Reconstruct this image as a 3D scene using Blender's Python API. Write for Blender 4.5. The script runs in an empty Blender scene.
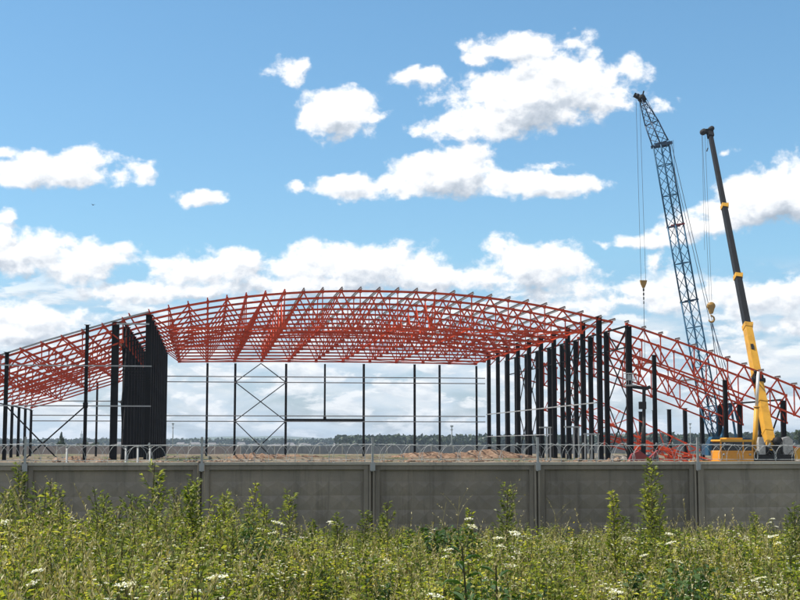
import bpy, math, random
import numpy as np
from math import sin, cos, tan, pi, sqrt, atan2, radians
from mathutils import Vector, Matrix

random.seed(7); np.random.seed(7)
scene = bpy.context.scene
COL = scene.collection

# ------------------------------------------------------------------ camera
EYE = 2.9
FPX = 1393.0                                  # focal length for an 800 px wide picture
PITCH = math.atan(145 / FPX)
YAW = math.atan(194 / FPX * cos(PITCH))       # the hall's long axis runs 7.9 degrees to the left of the view
cd = bpy.data.cameras.new('camera'); cam = bpy.data.objects.new('camera', cd); COL.objects.link(cam)
cam.location = (0, 0, EYE)
cam.rotation_euler = (pi / 2 + PITCH, 0, -YAW)
cd.sensor_width = 36; cd.lens = FPX / 800 * 36
cd.clip_start = 0.1; cd.clip_end = 20000
scene.camera = cam

# ------------------------------------------------------------------ exposure
vs = scene.view_settings
scene.display_settings.display_device = 'sRGB'
vs.view_transform = 'Standard'; vs.look = 'None'; vs.gamma = 1; vs.use_curve_mapping = False
vs.exposure = 0.38

# ------------------------------------------------------------------ sun: high, to the left and beyond the fence
SUN_AZ = radians(-80)        # measured from +Y towards +X
SUN_EL = radians(57)
sd = bpy.data.lights.new('sun', 'SUN'); sun = bpy.data.objects.new('sun', sd); COL.objects.link(sun)
sd.energy = 5.0; sd.angle = radians(0.53); sd.color = (1.0, 0.955, 0.88)
sdir = Vector((sin(SUN_AZ) * cos(SUN_EL), cos(SUN_AZ) * cos(SUN_EL), sin(SUN_EL)))
sun.rotation_euler = sdir.to_track_quat('Z', 'Y').to_euler()
sun.location = (-30, 40, 60)

# ------------------------------------------------------------------ world: Nishita sky with a field of cumulus
world = bpy.data.worlds.new('World'); scene.world = world; world.use_nodes = True
nt = world.node_tree; nt.nodes.clear()
SKY_STRENGTH = 0.08

class NG:
    """small helper to write node maths"""
    def __init__(s, tree): s.t = tree
    def n(s, typ, **kw):
        nd = s.t.nodes.new(typ)
        for k, v in kw.items(): setattr(nd, k, v)
        return nd
    def link(s, a, b): s.t.links.new(a, b)
    def put(s, sock, v):
        if hasattr(v, 'links'): s.t.links.new(v, sock)
        elif v is not None: sock.default_value = v
    def m(s, op, a, b=None, c=None, clamp=False):
        nd = s.n('ShaderNodeMath', operation=op); nd.use_clamp = clamp
        s.put(nd.inputs[0], a)
        if b is not None: s.put(nd.inputs[1], b)
        if c is not None: s.put(nd.inputs[2], c)
        return nd.outputs[0]
    def v(s, op, a, b=None, out=0):
        nd = s.n('ShaderNodeVectorMath', operation=op)
        s.put(nd.inputs[0], a)
        if b is not None: s.put(nd.inputs[1], b)
        return nd.outputs[1] if op in ('LENGTH', 'DOT_PRODUCT', 'DISTANCE') else nd.outputs[out]
    def noise(s, vec, scale, detail=2, rough=.5, dist=0.0, dim='3D', color=False, lac=2.0):
        nd = s.n('ShaderNodeTexNoise', noise_dimensions=dim)
        if vec is not None: s.link(vec, nd.inputs['Vector'])
        nd.inputs['Scale'].default_value = scale; nd.inputs['Detail'].default_value = detail
        nd.inputs['Roughness'].default_value = rough; nd.inputs['Distortion'].default_value = dist
        nd.inputs['Lacunarity'].default_value = lac
        return nd.outputs['Color' if color else 'Fac']
    def ramp(s, fac, stops, interp='LINEAR'):
        nd = s.n('ShaderNodeValToRGB'); cr = nd.color_ramp; cr.interpolation = interp
        while len(cr.elements) < len(stops): cr.elements.new(.5)
        for e, (p, c) in zip(cr.elements, stops):
            e.position = p; e.color = (c[0], c[1], c[2], 1) if not isinstance(c, (int, float)) else (c, c, c, 1)
        s.put(nd.inputs[0], fac)
        return nd.outputs[0]
    def mix(s, fac, a, b, blend='MIX'):
        nd = s.n('ShaderNodeMix', data_type='RGBA', blend_type=blend); nd.clamp_factor = True
        s.put(nd.inputs[0], fac)
        for i, c in ((6, a), (7, b)):
            if isinstance(c, tuple) and len(c) == 3: c = (*c, 1)
            s.put(nd.inputs[i], c)
        return nd.outputs[2]
    def maprange(s, x, a, b, c=0., d=1., smooth=True):
        nd = s.n('ShaderNodeMapRange'); nd.interpolation_type = 'SMOOTHSTEP' if smooth else 'LINEAR'
        s.put(nd.inputs[0], x)
        for i, q in enumerate((a, b, c, d)): nd.inputs[i + 1].default_value = q
        return nd.outputs[0]

# cloud directions are written as azimuth and elevation in milliradian-like units (1393 to the radian)
def sky_angle(px, py):
    f = Vector((sin(YAW) * cos(PITCH), cos(YAW) * cos(PITCH), sin(PITCH)))
    r = Vector((cos(YAW), -sin(YAW), 0)); u = r.cross(f)
    d = (f * FPX + r * (px - 400) + u * (300 - py)).normalized()
    return atan2(d.x, d.y) * FPX, math.asin(d.z) * FPX

CLOUDS = [  # x, y, half width, half height, weight
    (288, 71, 21, 13, .62), (296, 64, 12, 7, .5),
    (333, 112, 46, 26, 1.15), (350, 98, 22, 16, .6), (310, 124, 22, 12, .5), (372, 113, 16, 10, .4),
    (411, 79, 30, 12, 1.0), 
    (524, 52, 58, 16, .85), (570, 42, 20, 13, .5), (480, 62, 22, 9, .6),
    (530, 98, 94, 33, 1.15), (590, 85, 48, 30, .85), (500, 118, 62, 20, .9), (455, 126, 44, 12, .7), (622, 70, 26, 14, .6), (545, 78, 60, 24, .85), (600, 104, 50, 16, .7),
    (446, 172, 62, 24, 1.2), (470, 158, 36, 14, .7), (350, 184, 46, 13, 1.05), (395, 184, 50, 14, .7), (552, 185, 60, 13, 1.05), (505, 180, 50, 18, .8), (545, 164, 20, 6, .5),
    (62, 172, 62, 17, 1.0), (82, 158, 26, 14, .7), (18, 176, 36, 15, .8), (140, 166, 20, 10, .55), (8, 158, 20, 10, .6), (112, 172, 34, 11, .6),
    (194, 199, 28, 10, .8),
    (2, 214, 12, 10, .7), (296, 187, 12, 8, .45),
    (30, 256, 62, 24, 1.0), (-6, 240, 30, 20, .8), (92, 256, 56, 15, .85), (60, 266, 60, 16, .8), (130, 250, 18, 9, .5),
    (30, 316, 66, 18, .9), (10, 330, 60, 16, .8),
    (205, 268, 62, 18, .9), (240, 262, 40, 14, .7), (150, 292, 90, 14, .85), (350, 264, 90, 26, 1.0), (330, 256, 50, 18, .6), (300, 284, 150, 14, .7), (430, 278, 76, 18, .8), (390, 262, 50, 20, .6),
    (528, 266, 58, 26, 1.0), (545, 256, 36, 20, .7), (490, 282, 56, 13, .65), (610, 304, 110, 12, .55), (655, 284, 50, 13, .5), (560, 292, 60, 13, .55), 
    (598, 245, 12, 6, .5), (652, 242, 38, 9, .7), (660, 264, 26, 11, .55), (730, 151, 11, 6, .5), (640, 292, 50, 14, .6),
    (770, 196, 60, 30, 1.1), (795, 186, 40, 26, .8), (735, 216, 50, 18, .9), (690, 232, 44, 12, .7), (700, 214, 30, 12, .6),
    (745, 298, 70, 20, .85), (710, 290, 40, 20, .6), (780, 330, 60, 12, .6), (800, 290, 30, 12, .5),
    (-120, 190, 90, 40, 1), (-190, 300, 140, 40, 1), (930, 150, 70, 30, 1), (960, 270, 110, 40, 1), (-150, 60, 60, 24, .8), (900, 40, 60, 22, .8),
]
def make_cloud_group():
    g = bpy.data.node_groups.new('cloud_density', 'ShaderNodeTree')
    g.interface.new_socket('P', in_out='INPUT', socket_type='NodeSocketVector')
    g.interface.new_socket('H', in_out='OUTPUT', socket_type='NodeSocketFloat')
    g.interface.new_socket('M', in_out='OUTPUT', socket_type='NodeSocketFloat')
    N = NG(g); gi = N.n('NodeGroupInput'); go = N.n('NodeGroupOutput')
    P = gi.outputs[0]
    w = N.noise(P, 1 / 55., 3, .55, color=True)
    w = N.v('MULTIPLY', N.v('SUBTRACT', w, (.5, .5, .5)), (46, 26, 0))
    Q = N.v('ADD', P, w)
    acc = None
    for (x, y, rx, ry, wt) in CLOUDS:
        a, e = sky_angle(x, y)
        d = N.v('MULTIPLY', N.v('SUBTRACT', Q, (a, e, 0)), (1 / (rx * 1.14), 1 / (ry * 1.12), 0))
        l = N.v('LENGTH', d)
        b = N.m('MULTIPLY_ADD', l, -wt * 1.08, wt * 1.08)
        if acc is None: acc = b
        else:
            nd = N.n('ShaderNodeMath', operation='SMOOTH_MAX'); N.put(nd.inputs[0], acc); N.put(nd.inputs[1], b); nd.inputs[2].default_value = .22
            acc = nd.outputs[0]
    # unseen cumulus of the same kind, added all round to whiten the fill light
    sx = N.n('ShaderNodeSeparateXYZ'); N.link(P, sx.inputs[0])
    away = N.m('MULTIPLY', N.maprange(N.m('ABSOLUTE', N.m('SUBTRACT', sx.outputs[0], 190.)), 720, 1050), N.maprange(sx.outputs[1], 40, 200))
    gen = N.m('SUBTRACT', N.m('MULTIPLY', N.noise(N.v('MULTIPLY', P, (1, 1.6, 1)), 1 / 520., 3, .5), 5.2), 2.35)
    nd = N.n('ShaderNodeMath', operation='SMOOTH_MAX'); N.put(nd.inputs[0], acc); N.put(nd.inputs[1], N.m('MULTIPLY_ADD', away, N.m('ADD', gen, 1.), -1.)); nd.inputs[2].default_value = .1; acc = nd.outputs[0]
    S = N.v('MULTIPLY', P, (1, 1.25, 1))
    n1 = N.noise(S, 1 / 40., 11, .60, .12)
    vo = N.n('ShaderNodeTexVoronoi', feature='SMOOTH_F1', voronoi_dimensions='2D'); N.link(N.v('ADD', S, N.v('MULTIPLY', w, (.5, .5, 0))), vo.inputs['Vector'])
    vo.inputs['Scale'].default_value = 1 / 17.; vo.inputs['Detail'].default_value = 2; vo.inputs['Roughness'].default_value = .55; vo.inputs['Smoothness'].default_value = .35
    vo.normalize = True
    h = N.m('ADD', acc, N.m('MULTIPLY', N.m('SUBTRACT', n1, .5), 2.05))
    h = N.m('ADD', h, N.m('MULTIPLY', N.m('SUBTRACT', .32, vo.outputs['Distance']), .34))
    h = N.m('SUBTRACT', h, .06)
    N.link(h, go.inputs[0]); N.link(acc, go.inputs[1])
    return g
CG = make_cloud_group()
W = NG(nt)
tc = W.n('ShaderNodeTexCoord')
sep = W.n('ShaderNodeSeparateXYZ'); W.link(W.v('NORMALIZE', tc.outputs['Generated']), sep.inputs[0])
az = W.m('MULTIPLY', W.m('ARCTAN2', sep.outputs[0], sep.outputs[1]), FPX)
el = W.m('MULTIPLY', W.m('ARCSINE', sep.outputs[2]), FPX)
cmb = W.n('ShaderNodeCombineXYZ'); W.link(az, cmb.inputs[0]); W.link(el, cmb.inputs[1])
PP = cmb.outputs[0]
def cloud(vec):
    nd = W.n('ShaderNodeGroup'); nd.node_tree = CG; W.link(vec, nd.inputs[0]); return nd.outputs
c0 = cloud(PP)
c1 = cloud(W.v('ADD', PP, (-5, 7, 0)))
c2 = cloud(W.v('ADD', PP, (-8, 26, 0)))
alpha = W.maprange(c0[0], -.03, .42)
relief = W.m('MULTIPLY', W.m('SUBTRACT', c0[0], c1[0]), .78)
under = W.maprange(c2[0], .25, 1.25)
low = W.maprange(el, 235, 120)                      # the banks low down are seen from below and look greyer
lit = W.m('SUBTRACT', W.m('ADD', W.m('MULTIPLY_ADD', low, -.14, .96), relief), W.m('MULTIPLY', under, .62), clamp=True)
ccol = W.ramp(lit, [(0, (.40, .47, .56)), (.45, (.62, .68, .76)), (.75, (.90, .93, .97)), (1, (1.12, 1.12, 1.12))])
# pale layered cloud low over the horizon
lowv = W.v('MULTIPLY', PP, (1, 3.2, 1))
ln = W.noise(lowv, 1 / 90., 8, .55, .4)
band = W.m('MULTIPLY', W.maprange(el, 170, 95), W.maprange(el, -5, 20, .55, 1))
la = W.m('MULTIPLY', W.maprange(ln, .30, .58), band)
rowv = W.v('MULTIPLY', PP, (1, 2.6, 1))
rn = W.noise(rowv, 1 / 62., 10, .58, .25); rn2 = W.noise(W.v('ADD', rowv, (-4, 14, 0)), 1 / 62., 10, .58, .25)
rowa = W.m('MULTIPLY', W.maprange(rn, .47, .56), W.maprange(el, 185, 140))
rowc = W.ramp(W.m('ADD', .62, W.m('MULTIPLY', W.m('SUBTRACT', rn, rn2), 5.0), clamp=True), [(0, (.62, .69, .77)), (.6, (.86, .90, .94)), (1, (1.05, 1.06, 1.07))])
lcol = W.ramp(W.noise(lowv, 1 / 60., 9, .55, .2), [(.36, (.60, .73, .85)), (.62, (.86, .91, .95))])
sky = W.n('ShaderNodeTexSky'); sky.sky_type = 'NISHITA'; sky.sun_disc = False
sky.sun_elevation = SUN_EL; sky.sun_rotation = SUN_AZ; sky.altitude = 100
sky.air_density = 1.0; sky.dust_density = .6; sky.ozone_density = 2.2
tint = W.ramp(W.m('DIVIDE', el, 420.), [(0, (.80, .92, 1.28)), (.22, (.88, 1.08, 1.34)), (.45, (1.06, 1.40, 1.49)), (1, (1.05, 1.46, 1.54))])
skyc = W.mix(1.0, sky.outputs[0], tint, 'MULTIPLY')
k = .80 / SKY_STRENGTH
full = W.mix(W.m('MULTIPLY', la, .9), skyc, W.mix(1.0, lcol, (k, k, k), 'MULTIPLY'))
full = W.mix(W.m('MULTIPLY', rowa, .75), full, W.mix(1.0, rowc, (k, k, k), 'MULTIPLY'))
full = W.mix(alpha, full, W.mix(1.0, ccol, (k, k, k), 'MULTIPLY'))
bg = W.n('ShaderNodeBackground'); bg.inputs[1].default_value = SKY_STRENGTH
W.link(full, bg.inputs[0])
wo = W.n('ShaderNodeOutputWorld'); W.link(bg.outputs[0], wo.inputs[0])
world.cycles.sampling_method = 'MANUAL'; world.cycles.sample_map_resolution = 1024

# ------------------------------------------------------------------ tagging and mesh helpers
def tag(o, label=None, cat=None, group=None, kind=None):
    if label: o['label'] = label
    if cat: o['category'] = cat
    if group: o['group'] = group
    if kind: o['kind'] = kind
    return o
def empty(name, loc, label, cat, group=None, rz=0):
    o = bpy.data.objects.new(name, None); COL.objects.link(o)
    o.location = loc; o.rotation_euler = (0, 0, rz); o.empty_display_size = .3
    return tag(o, label, cat, group)
def copy_tree(o, parent=None):
    c = o.copy(); COL.objects.link(c); c.parent = parent
    for ch in list(o.children): copy_tree(ch, c)
    return c

class MB:
    """collects boxes, beams and tubes, then links them as one mesh object"""
    def __init__(s): s.v = []; s.f = []; s.mi = []; s.sm = []
    def add(s, vs, fs, mi=0, smooth=False):
        b = len(s.v); s.v += [tuple(p) for p in vs]
        for f in fs: s.f.append(tuple(b + i for i in f)); s.mi.append(mi); s.sm.append(smooth)
        return s
    def box(s, x0, x1, y0, y1, z0, z1, mi=0):
        vs = [(x, y, z) for z in (z0, z1) for y in (y0, y1) for x in (x0, x1)]
        return s.add(vs, [(0, 2, 3, 1), (4, 5, 7, 6), (0, 1, 5, 4), (2, 6, 7, 3), (0, 4, 6, 2), (1, 3, 7, 5)], mi)
    def beam(s, p0, p1, w, h=None, up=(0, 0, 1), mi=0, w1=None, h1=None):
        """square section bar from p0 to p1, w across, h in the plane of up"""
        p0 = Vector(p0); p1 = Vector(p1); h = w if h is None else h
        w1 = w if w1 is None else w1; h1 = h if h1 is None else h1
        d = (p1 - p0).normalized(); up = Vector(up)
        a = d.cross(up)
        if a.length < 1e-4: a = d.cross(Vector((0, 1, 0)))
        a.normalize(); b = a.cross(d).normalized()
        vs = []
        for p, ww, hh in ((p0, w, h), (p1, w1, h1)):
            for sx, sy in ((-1, -1), (1, -1), (1, 1), (-1, 1)): vs.append(p + a * (sx * ww / 2) + b * (sy * hh / 2))
        return s.add(vs, [(0, 3, 2, 1), (4, 5, 6, 7), (0, 1, 5, 4), (1, 2, 6, 5), (2, 3, 7, 6), (3, 0, 4, 7)], mi)
    def tube(s, pts, r, n=6, mi=0, caps=True, radii=None):
        pts = [Vector(p) for p in pts]; vs = []; fs = []
        prev = None
        for i, p in enumerate(pts):
            d = (pts[min(i + 1, len(pts) - 1)] - pts[max(i - 1, 0)]).normalized()
            if prev is None:
                a = d.cross(Vector((0, 0, 1)))
                if a.length < .05: a = d.cross(Vector((0, 1, 0)))
            else: a = prev - d * prev.dot(d)
            a.normalize(); prev = a; b = d.cross(a)
            rr = radii[i] if radii else r
            for k in range(n):
                t = 2 * pi * k / n; vs.append(p + a * (cos(t) * rr) + b * (sin(t) * rr))
        for i in range(len(pts) - 1):
            for k in range(n):
                k2 = (k + 1) % n; fs.append((i * n + k, i * n + k2, (i + 1) * n + k2, (i + 1) * n + k))
        if caps: fs.append(tuple(range(n))[::-1]); fs.append(tuple((len(pts) - 1) * n + k for k in range(n)))
        return s.add(vs, fs, mi, n > 5)
    def prism(s, poly, y0, y1, mi=0, axis='y'):
        n = len(poly)
        if axis == 'y': vs = [(x, y0, z) for x, z in poly] + [(x, y1, z) for x, z in poly]
        elif axis == 'x': vs = [(y0, x, z) for x, z in poly] + [(y1, x, z) for x, z in poly]
        else: vs = [(x, z, y0) for x, z in poly] + [(x, z, y1) for x, z in poly]
        return s.add(vs, [tuple(range(n)), tuple(range(2 * n - 1, n - 1, -1))] + [(i + n, (i + 1) % n + n, (i + 1) % n, i) for i in range(n)], mi)
    def mesh(s, name, mats):
        me = bpy.data.meshes.new(name); me.from_pydata(s.v, [], s.f)
        for m in (mats if isinstance(mats, (list, tuple)) else [mats]): me.materials.append(m)
        me.polygons.foreach_set('material_index', s.mi); me.polygons.foreach_set('use_smooth', s.sm)
        me.update(); return me
    def build(s, name, mats, parent=None, loc=(0, 0, 0), rz=0):
        o = bpy.data.objects.new(name, s.mesh(name, mats)); COL.objects.link(o)
        o.location = loc; o.rotation_euler = (0, 0, rz); o.parent = parent
        return o
def link_mesh(name, me, parent=None, loc=(0, 0, 0)):
    o = bpy.data.objects.new(name, me); COL.objects.link(o); o.parent = parent; o.location = loc; return o
def np_mesh(name, V, F, mats, mi=None, smooth=False):
    """mesh from numpy arrays: V (n,3), F (m,4) quads"""
    me = bpy.data.meshes.new(name)
    me.vertices.add(len(V)); me.vertices.foreach_set('co', np.ascontiguousarray(V, dtype=np.float32).ravel())
    k = F.shape[1]
    me.loops.add(F.size); me.loops.foreach_set('vertex_index', np.ascontiguousarray(F, dtype=np.int32).ravel())
    me.polygons.add(len(F)); me.polygons.foreach_set('loop_start', np.arange(0, F.size, k, dtype=np.int32))
    for m in mats: me.materials.append(m)
    if mi is not None: me.polygons.foreach_set('material_index', np.ascontiguousarray(mi, dtype=np.int32))
    if smooth: me.polygons.foreach_set('use_smooth', np.ones(len(F), dtype=bool))
    me.update(calc_edges=True); return me

# ------------------------------------------------------------------ materials
def mat(name, col, rough=.6, metal=0., noise=None, spread=.25, bump=0., bscale=20., col2=None, spec=.5):
    """painted or worn surface: two tones mixed by object-space noise, roughness varied, optional bump"""
    m = bpy.data.materials.new(name); m.use_nodes = True; t = m.node_tree; N = NG(t)
    b = t.nodes['Principled BSDF']
    b.inputs['Roughness'].default_value = rough; b.inputs['Metallic'].default_value = metal
    b.inputs['Specular IOR Level'].default_value = spec
    tcn = N.n('ShaderNodeTexCoord')
    sc = noise or 3.0
    f = N.noise(tcn.outputs['Object'], sc, 6, .62)
    c2 = col2 or tuple(c * (1 - spread) for c in col)
    hi = tuple(min(1, c * (1 + spread * .5)) for c in col)
    N.link(N.ramp(f, [(.3, c2), (.5, col), (.72, hi)]), b.inputs['Base Color'])
    N.link(N.maprange(f, .3, .7, rough * .85, min(1, rough * 1.15)), b.inputs['Roughness'])
    if bump:
        bn = N.n('ShaderNodeBump'); bn.inputs['Strength'].default_value = bump; bn.inputs['Distance'].default_value = .02
        N.link(N.noise(tcn.outputs['Object'], bscale, 5, .6), bn.inputs['Height']); N.link(bn.outputs[0], b.inputs['Normal'])
    return m
M = {}
M['red'] = mat('red_oxide_primer', (.56, .052, .009), .6, noise=.8, col2=(.30, .030, .010), spec=.3)
M['dark'] = mat('dark_brown_primer', (.008, .006, .006), .7, noise=.9, col2=(.005, .004, .004), spec=.16)
M['galv'] = mat('galvanised_steel', (.33, .33, .33), .5, .3, noise=2.5)
M['purlin'] = mat('dull_galvanised_purlin', (.24, .23, .225), .6, .1, noise=2.5)
M['grey_steel'] = mat('grey_painted_steel', (.30, .30, .29), .6, noise=4)
M['wire'] = mat('galvanised_wire', (.46, .46, .45), .6, .0, noise=30)
M['blue'] = mat('blue_crane_paint', (.016, .085, .16), .6, noise=1.5, spec=.3)
M['blue_dark'] = mat('dark_blue_paint', (.018, .05, .10), .5, noise=1.5)
M['yellow'] = mat('yellow_crane_paint', (.56, .28, .016), .5, noise=1.2, col2=(.40, .19, .012), spread=.15)
M['orange'] = mat('orange_cab_paint', (.60, .25, .016), .5, noise=2, spread=.15)
M['black'] = mat('black_paint', (.013, .012, .012), .6, noise=2, spec=.25)
M['rubber'] = mat('black_rubber', (.022, .022, .022), .85, noise=6)
M['chrome'] = mat('polished_rod', (.62, .62, .60), .4, .2, noise=4, spread=.08)
M['glass_dark'] = mat('dark_cab_glass', (.012, .014, .017), .06, noise=2)
M['white'] = mat('chalky_white_paint', (.36, .35, .33), .6, noise=3, col2=(.2, .19, .18))
M['cable'] = mat('steel_cable', (.10, .10, .10), .5, .6, noise=9)
M['red_sheet'] = mat('dark_red_sheet', (.22, .018, .014), .5, noise=2)
M['hook'] = mat('hook_block_paint', (.34, .19, .04), .5, noise=3)

def concrete_mat(name, base, warm, lichen=True, seam=False):
    m = bpy.data.materials.new(name); m.use_nodes = True; t = m.node_tree; N = NG(t); b = t.nodes['Principled BSDF']
    b.inputs['Roughness'].default_value = .92; b.inputs['Specular IOR Level'].default_value = .25
    tcn = N.n('ShaderNodeTexCoord'); g = N.n('ShaderNodeNewGeometry')
    o = g.outputs['Position']
    big = N.noise(o, .9, 5, .6); fine = N.noise(o, 14, 8, .7)
    streak = N.noise(N.v('MULTIPLY', o, (4.0, 4.0, .30)), 1.0, 7, .68)
    oi = N.n('ShaderNodeObjectInfo'); var = N.maprange(oi.outputs['Random'], 0, 1, .80, 1.12, False)
    c = N.ramp(big, [(.3, tuple(x * .8 for x in base)), (.5, base), (.7, warm)])
    c = N.mix(N.maprange(streak, .50, .66, 0, .6), c, tuple(x * .55 for x in base))
    c = N.mix(N.maprange(streak, .44, .28, 0, .25), c, tuple(min(1, x * 1.35) for x in base))
    c = N.mix(N.maprange(fine, .35, .7, 0, .35), c, tuple(x * .7 for x in warm))
    sc_ = N.n('ShaderNodeVectorMath', operation='SCALE'); N.link(c, sc_.inputs[0]); N.link(var, sc_.inputs['Scale']); c = sc_.outputs[0]
    N.link(c, b.inputs['Base Color'])
    bn = N.n('ShaderNodeBump'); bn.inputs['Strength'].default_value = .5; bn.inputs['Distance'].default_value = .012
    N.link(N.m('ADD', fine, N.m('MULTIPLY', N.noise(o, 60, 3, .6), .4)), bn.inputs['Height']); N.link(bn.outputs[0], b.inputs['Normal'])
    return m
M['concrete'] = concrete_mat('weathered_concrete', (.262, .224, .184), (.325, .27, .212))
M['concrete_cap'] = concrete_mat('pale_concrete', (.50, .45, .385), (.58, .51, .42))
M['concrete_pink'] = concrete_mat('brownish_concrete', (.30, .25, .22), (.34, .28, .24))
M['concrete_far'] = concrete_mat('grey_concrete', (.25, .245, .25), (.29, .28, .275))

def soil_mat(name):
    m = bpy.data.materials.new(name); m.use_nodes = True; t = m.node_tree; N = NG(t); b = t.nodes['Principled BSDF']
    b.inputs['Roughness'].default_value = .95; b.inputs['Specular IOR Level'].default_value = .2
    g = N.n('ShaderNodeNewGeometry'); o = g.outputs['Position']; sp = N.n('ShaderNodeSeparateXYZ'); N.link(o, sp.inputs[0])
    n = N.noise(o, .22, 8, .62); n2 = N.noise(o, 1.7, 8, .7)
    soil = N.ramp(n2, [(.3, (.075, .055, .036)), (.5, (.165, .125, .085)), (.72, (.30, .25, .185))])
    grass = N.ramp(n2, [(.3, (.035, .05, .015)), (.6, (.085, .105, .03)), (.8, (.16, .15, .06))])
    near = N.maprange(sp.outputs[1], 60, 95, 0, 1); farr = N.maprange(sp.outputs[1], 340, 400, 1, 0)
    site = N.m('MULTIPLY', near, farr)
    patch = N.maprange(n, .50, .60, 1, .12)
    N.link(N.mix(N.m('MULTIPLY', site, patch), grass, soil), b.inputs['Base Color'])
    bn = N.n('ShaderNodeBump'); bn.inputs['Strength'].default_value = .8; bn.inputs['Distance'].default_value = .15
    N.link(n2, bn.inputs['Height']); N.link(bn.outputs[0], b.inputs['Normal'])
    return m
M['ground'] = soil_mat('earth_and_grass')
def heap_mat(name, a, b_, c_):
    m = bpy.data.materials.new(name); m.use_nodes = True; t = m.node_tree; N = NG(t); b = t.nodes['Principled BSDF']
    b.inputs['Roughness'].default_value = .95; b.inputs['Specular IOR Level'].default_value = .2
    g = N.n('ShaderNodeNewGeometry'); o = g.outputs['Position']
    n2 = N.noise(o, 1.6, 8, .7)
    N.link(N.ramp(n2, [(.32, a), (.5, b_), (.7, c_)]), b.inputs['Base Color'])
    bn = N.n('ShaderNodeBump'); bn.inputs['Strength'].default_value = 1; bn.inputs['Distance'].default_value = .3
    N.link(n2, bn.inputs['Height']); N.link(bn.outputs[0], b.inputs['Normal'])
    return m
M['heap'] = heap_mat('dug_brown_soil', (.09, .05, .03), (.22, .135, .085), (.42, .32, .23))
M['rubble'] = heap_mat('broken_rubble', (.07, .06, .05), (.2, .175, .15), (.45, .42, .37))

def leaf_mat(name, stops, trans=.5, rough=.5, two=True):
    """thin leaf: each leaf of the mesh takes its own tone, light passes through it"""
    m = bpy.data.materials.new(name); m.use_nodes = True; t = m.node_tree; N = NG(t); t.nodes.clear()
    g = N.n('ShaderNodeNewGeometry')
    r = g.outputs['Random Per Island']
    big = N.noise(g.outputs['Position'], .9, 3, .5)
    f = N.m('ADD', N.m('MULTIPLY', r, .62), N.m('MULTIPLY', N.m('SUBTRACT', big, .5), 1.1)); f = N.m('ADD', f, .25)
    c = N.ramp(f, stops)
    p = N.n('ShaderNodeBsdfPrincipled'); p.inputs['Roughness'].default_value = rough; p.inputs['Specular IOR Level'].default_value = .35
    N.link(c, p.inputs['Base Color'])
    tr = N.n('ShaderNodeBsdfTranslucent'); N.link(N.mix(1., c, (1.25, 1.2, .55), 'MULTIPLY'), tr.inputs['Color'])
    mx = N.n('ShaderNodeMixShader'); mx.inputs[0].default_value = trans
    N.link(p.outputs[0], mx.inputs[1]); N.link(tr.outputs[0], mx.inputs[2])
    o = N.n('ShaderNodeOutputMaterial'); N.link(mx.outputs[0], o.inputs[0])
    return m
M['leaf'] = leaf_mat('weed_leaf', [(0, (.014, .032, .006)), (.38, (.07, .115, .014)), (.66, (.26, .30, .04)), (1, (.52, .50, .13))], trans=.55)
M['leaf_grey'] = leaf_mat('wormwood_leaf', [(0, (.025, .045, .014)), (.5, (.12, .16, .036)), (1, (.36, .38, .11))], trans=.5)
M['leaf_dark'] = leaf_mat('broad_dark_leaf', [(0, (.018, .045, .014)), (.5, (.035, .085, .02)), (1, (.08, .14, .03))], trans=.3, rough=.65)
M['leaf_yellow'] = leaf_mat('yellowing_leaf', [(0, (.19, .20, .03)), (.5, (.33, .31, .045)), (1, (.46, .38, .08))])
M['grass'] = leaf_mat('grass_blade', [(0, (.08, .11, .018)), (.4, (.22, .25, .04)), (.7, (.42, .37, .09)), (1, (.62, .53, .26))], trans=.4)
M['straw'] = leaf_mat('dry_stalk', [(0, (.16, .13, .045)), (.5, (.34, .29, .12)), (1, (.56, .49, .27))], trans=.25)
M['stem'] = leaf_mat('weed_stem', [(0, (.025, .025, .012)), (.5, (.07, .065, .025)), (1, (.15, .11, .05))], trans=.1)
M['rust_leaf'] = leaf_mat('rusty_seed_head', [(0, (.14, .045, .02)), (.6, (.26, .09, .04)), (1, (.36, .2, .1))], trans=.3)
M['petal'] = leaf_mat('white_petal', [(0, (.62, .60, .42)), (.4, (.80, .78, .64)), (1, (.9, .9, .84))], trans=.3)
M['petal_yellow'] = leaf_mat('yellow_petal', [(0, (.5, .38, .04)), (1, (.7, .6, .12))], trans=.35)
M['tree_leaf'] = leaf_mat('tree_foliage', [(0, (.018, .035, .012)), (.5, (.04, .065, .02)), (1, (.075, .10, .03))], trans=.25)
M['forest'] = leaf_mat('forest_foliage', [(0, (.022, .036, .016)), (.5, (.035, .055, .022)), (1, (.06, .08, .03))], trans=.1)
M['bark'] = mat('bark', (.09, .065, .045), .9, noise=6, bump=.5)
M['hill'] = mat('distant_hill_fields', (.07, .09, .045), .95, noise=.004, col2=(.03, .045, .025))
M['house_wall'] = mat('pale_render', (.55, .54, .50), .85, noise=.3)
M['house_roof'] = mat('grey_roof', (.16, .15, .15), .85, noise=.5)
M['window'] = mat('dark_window', (.05, .06, .07), .2, noise=1)

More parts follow.
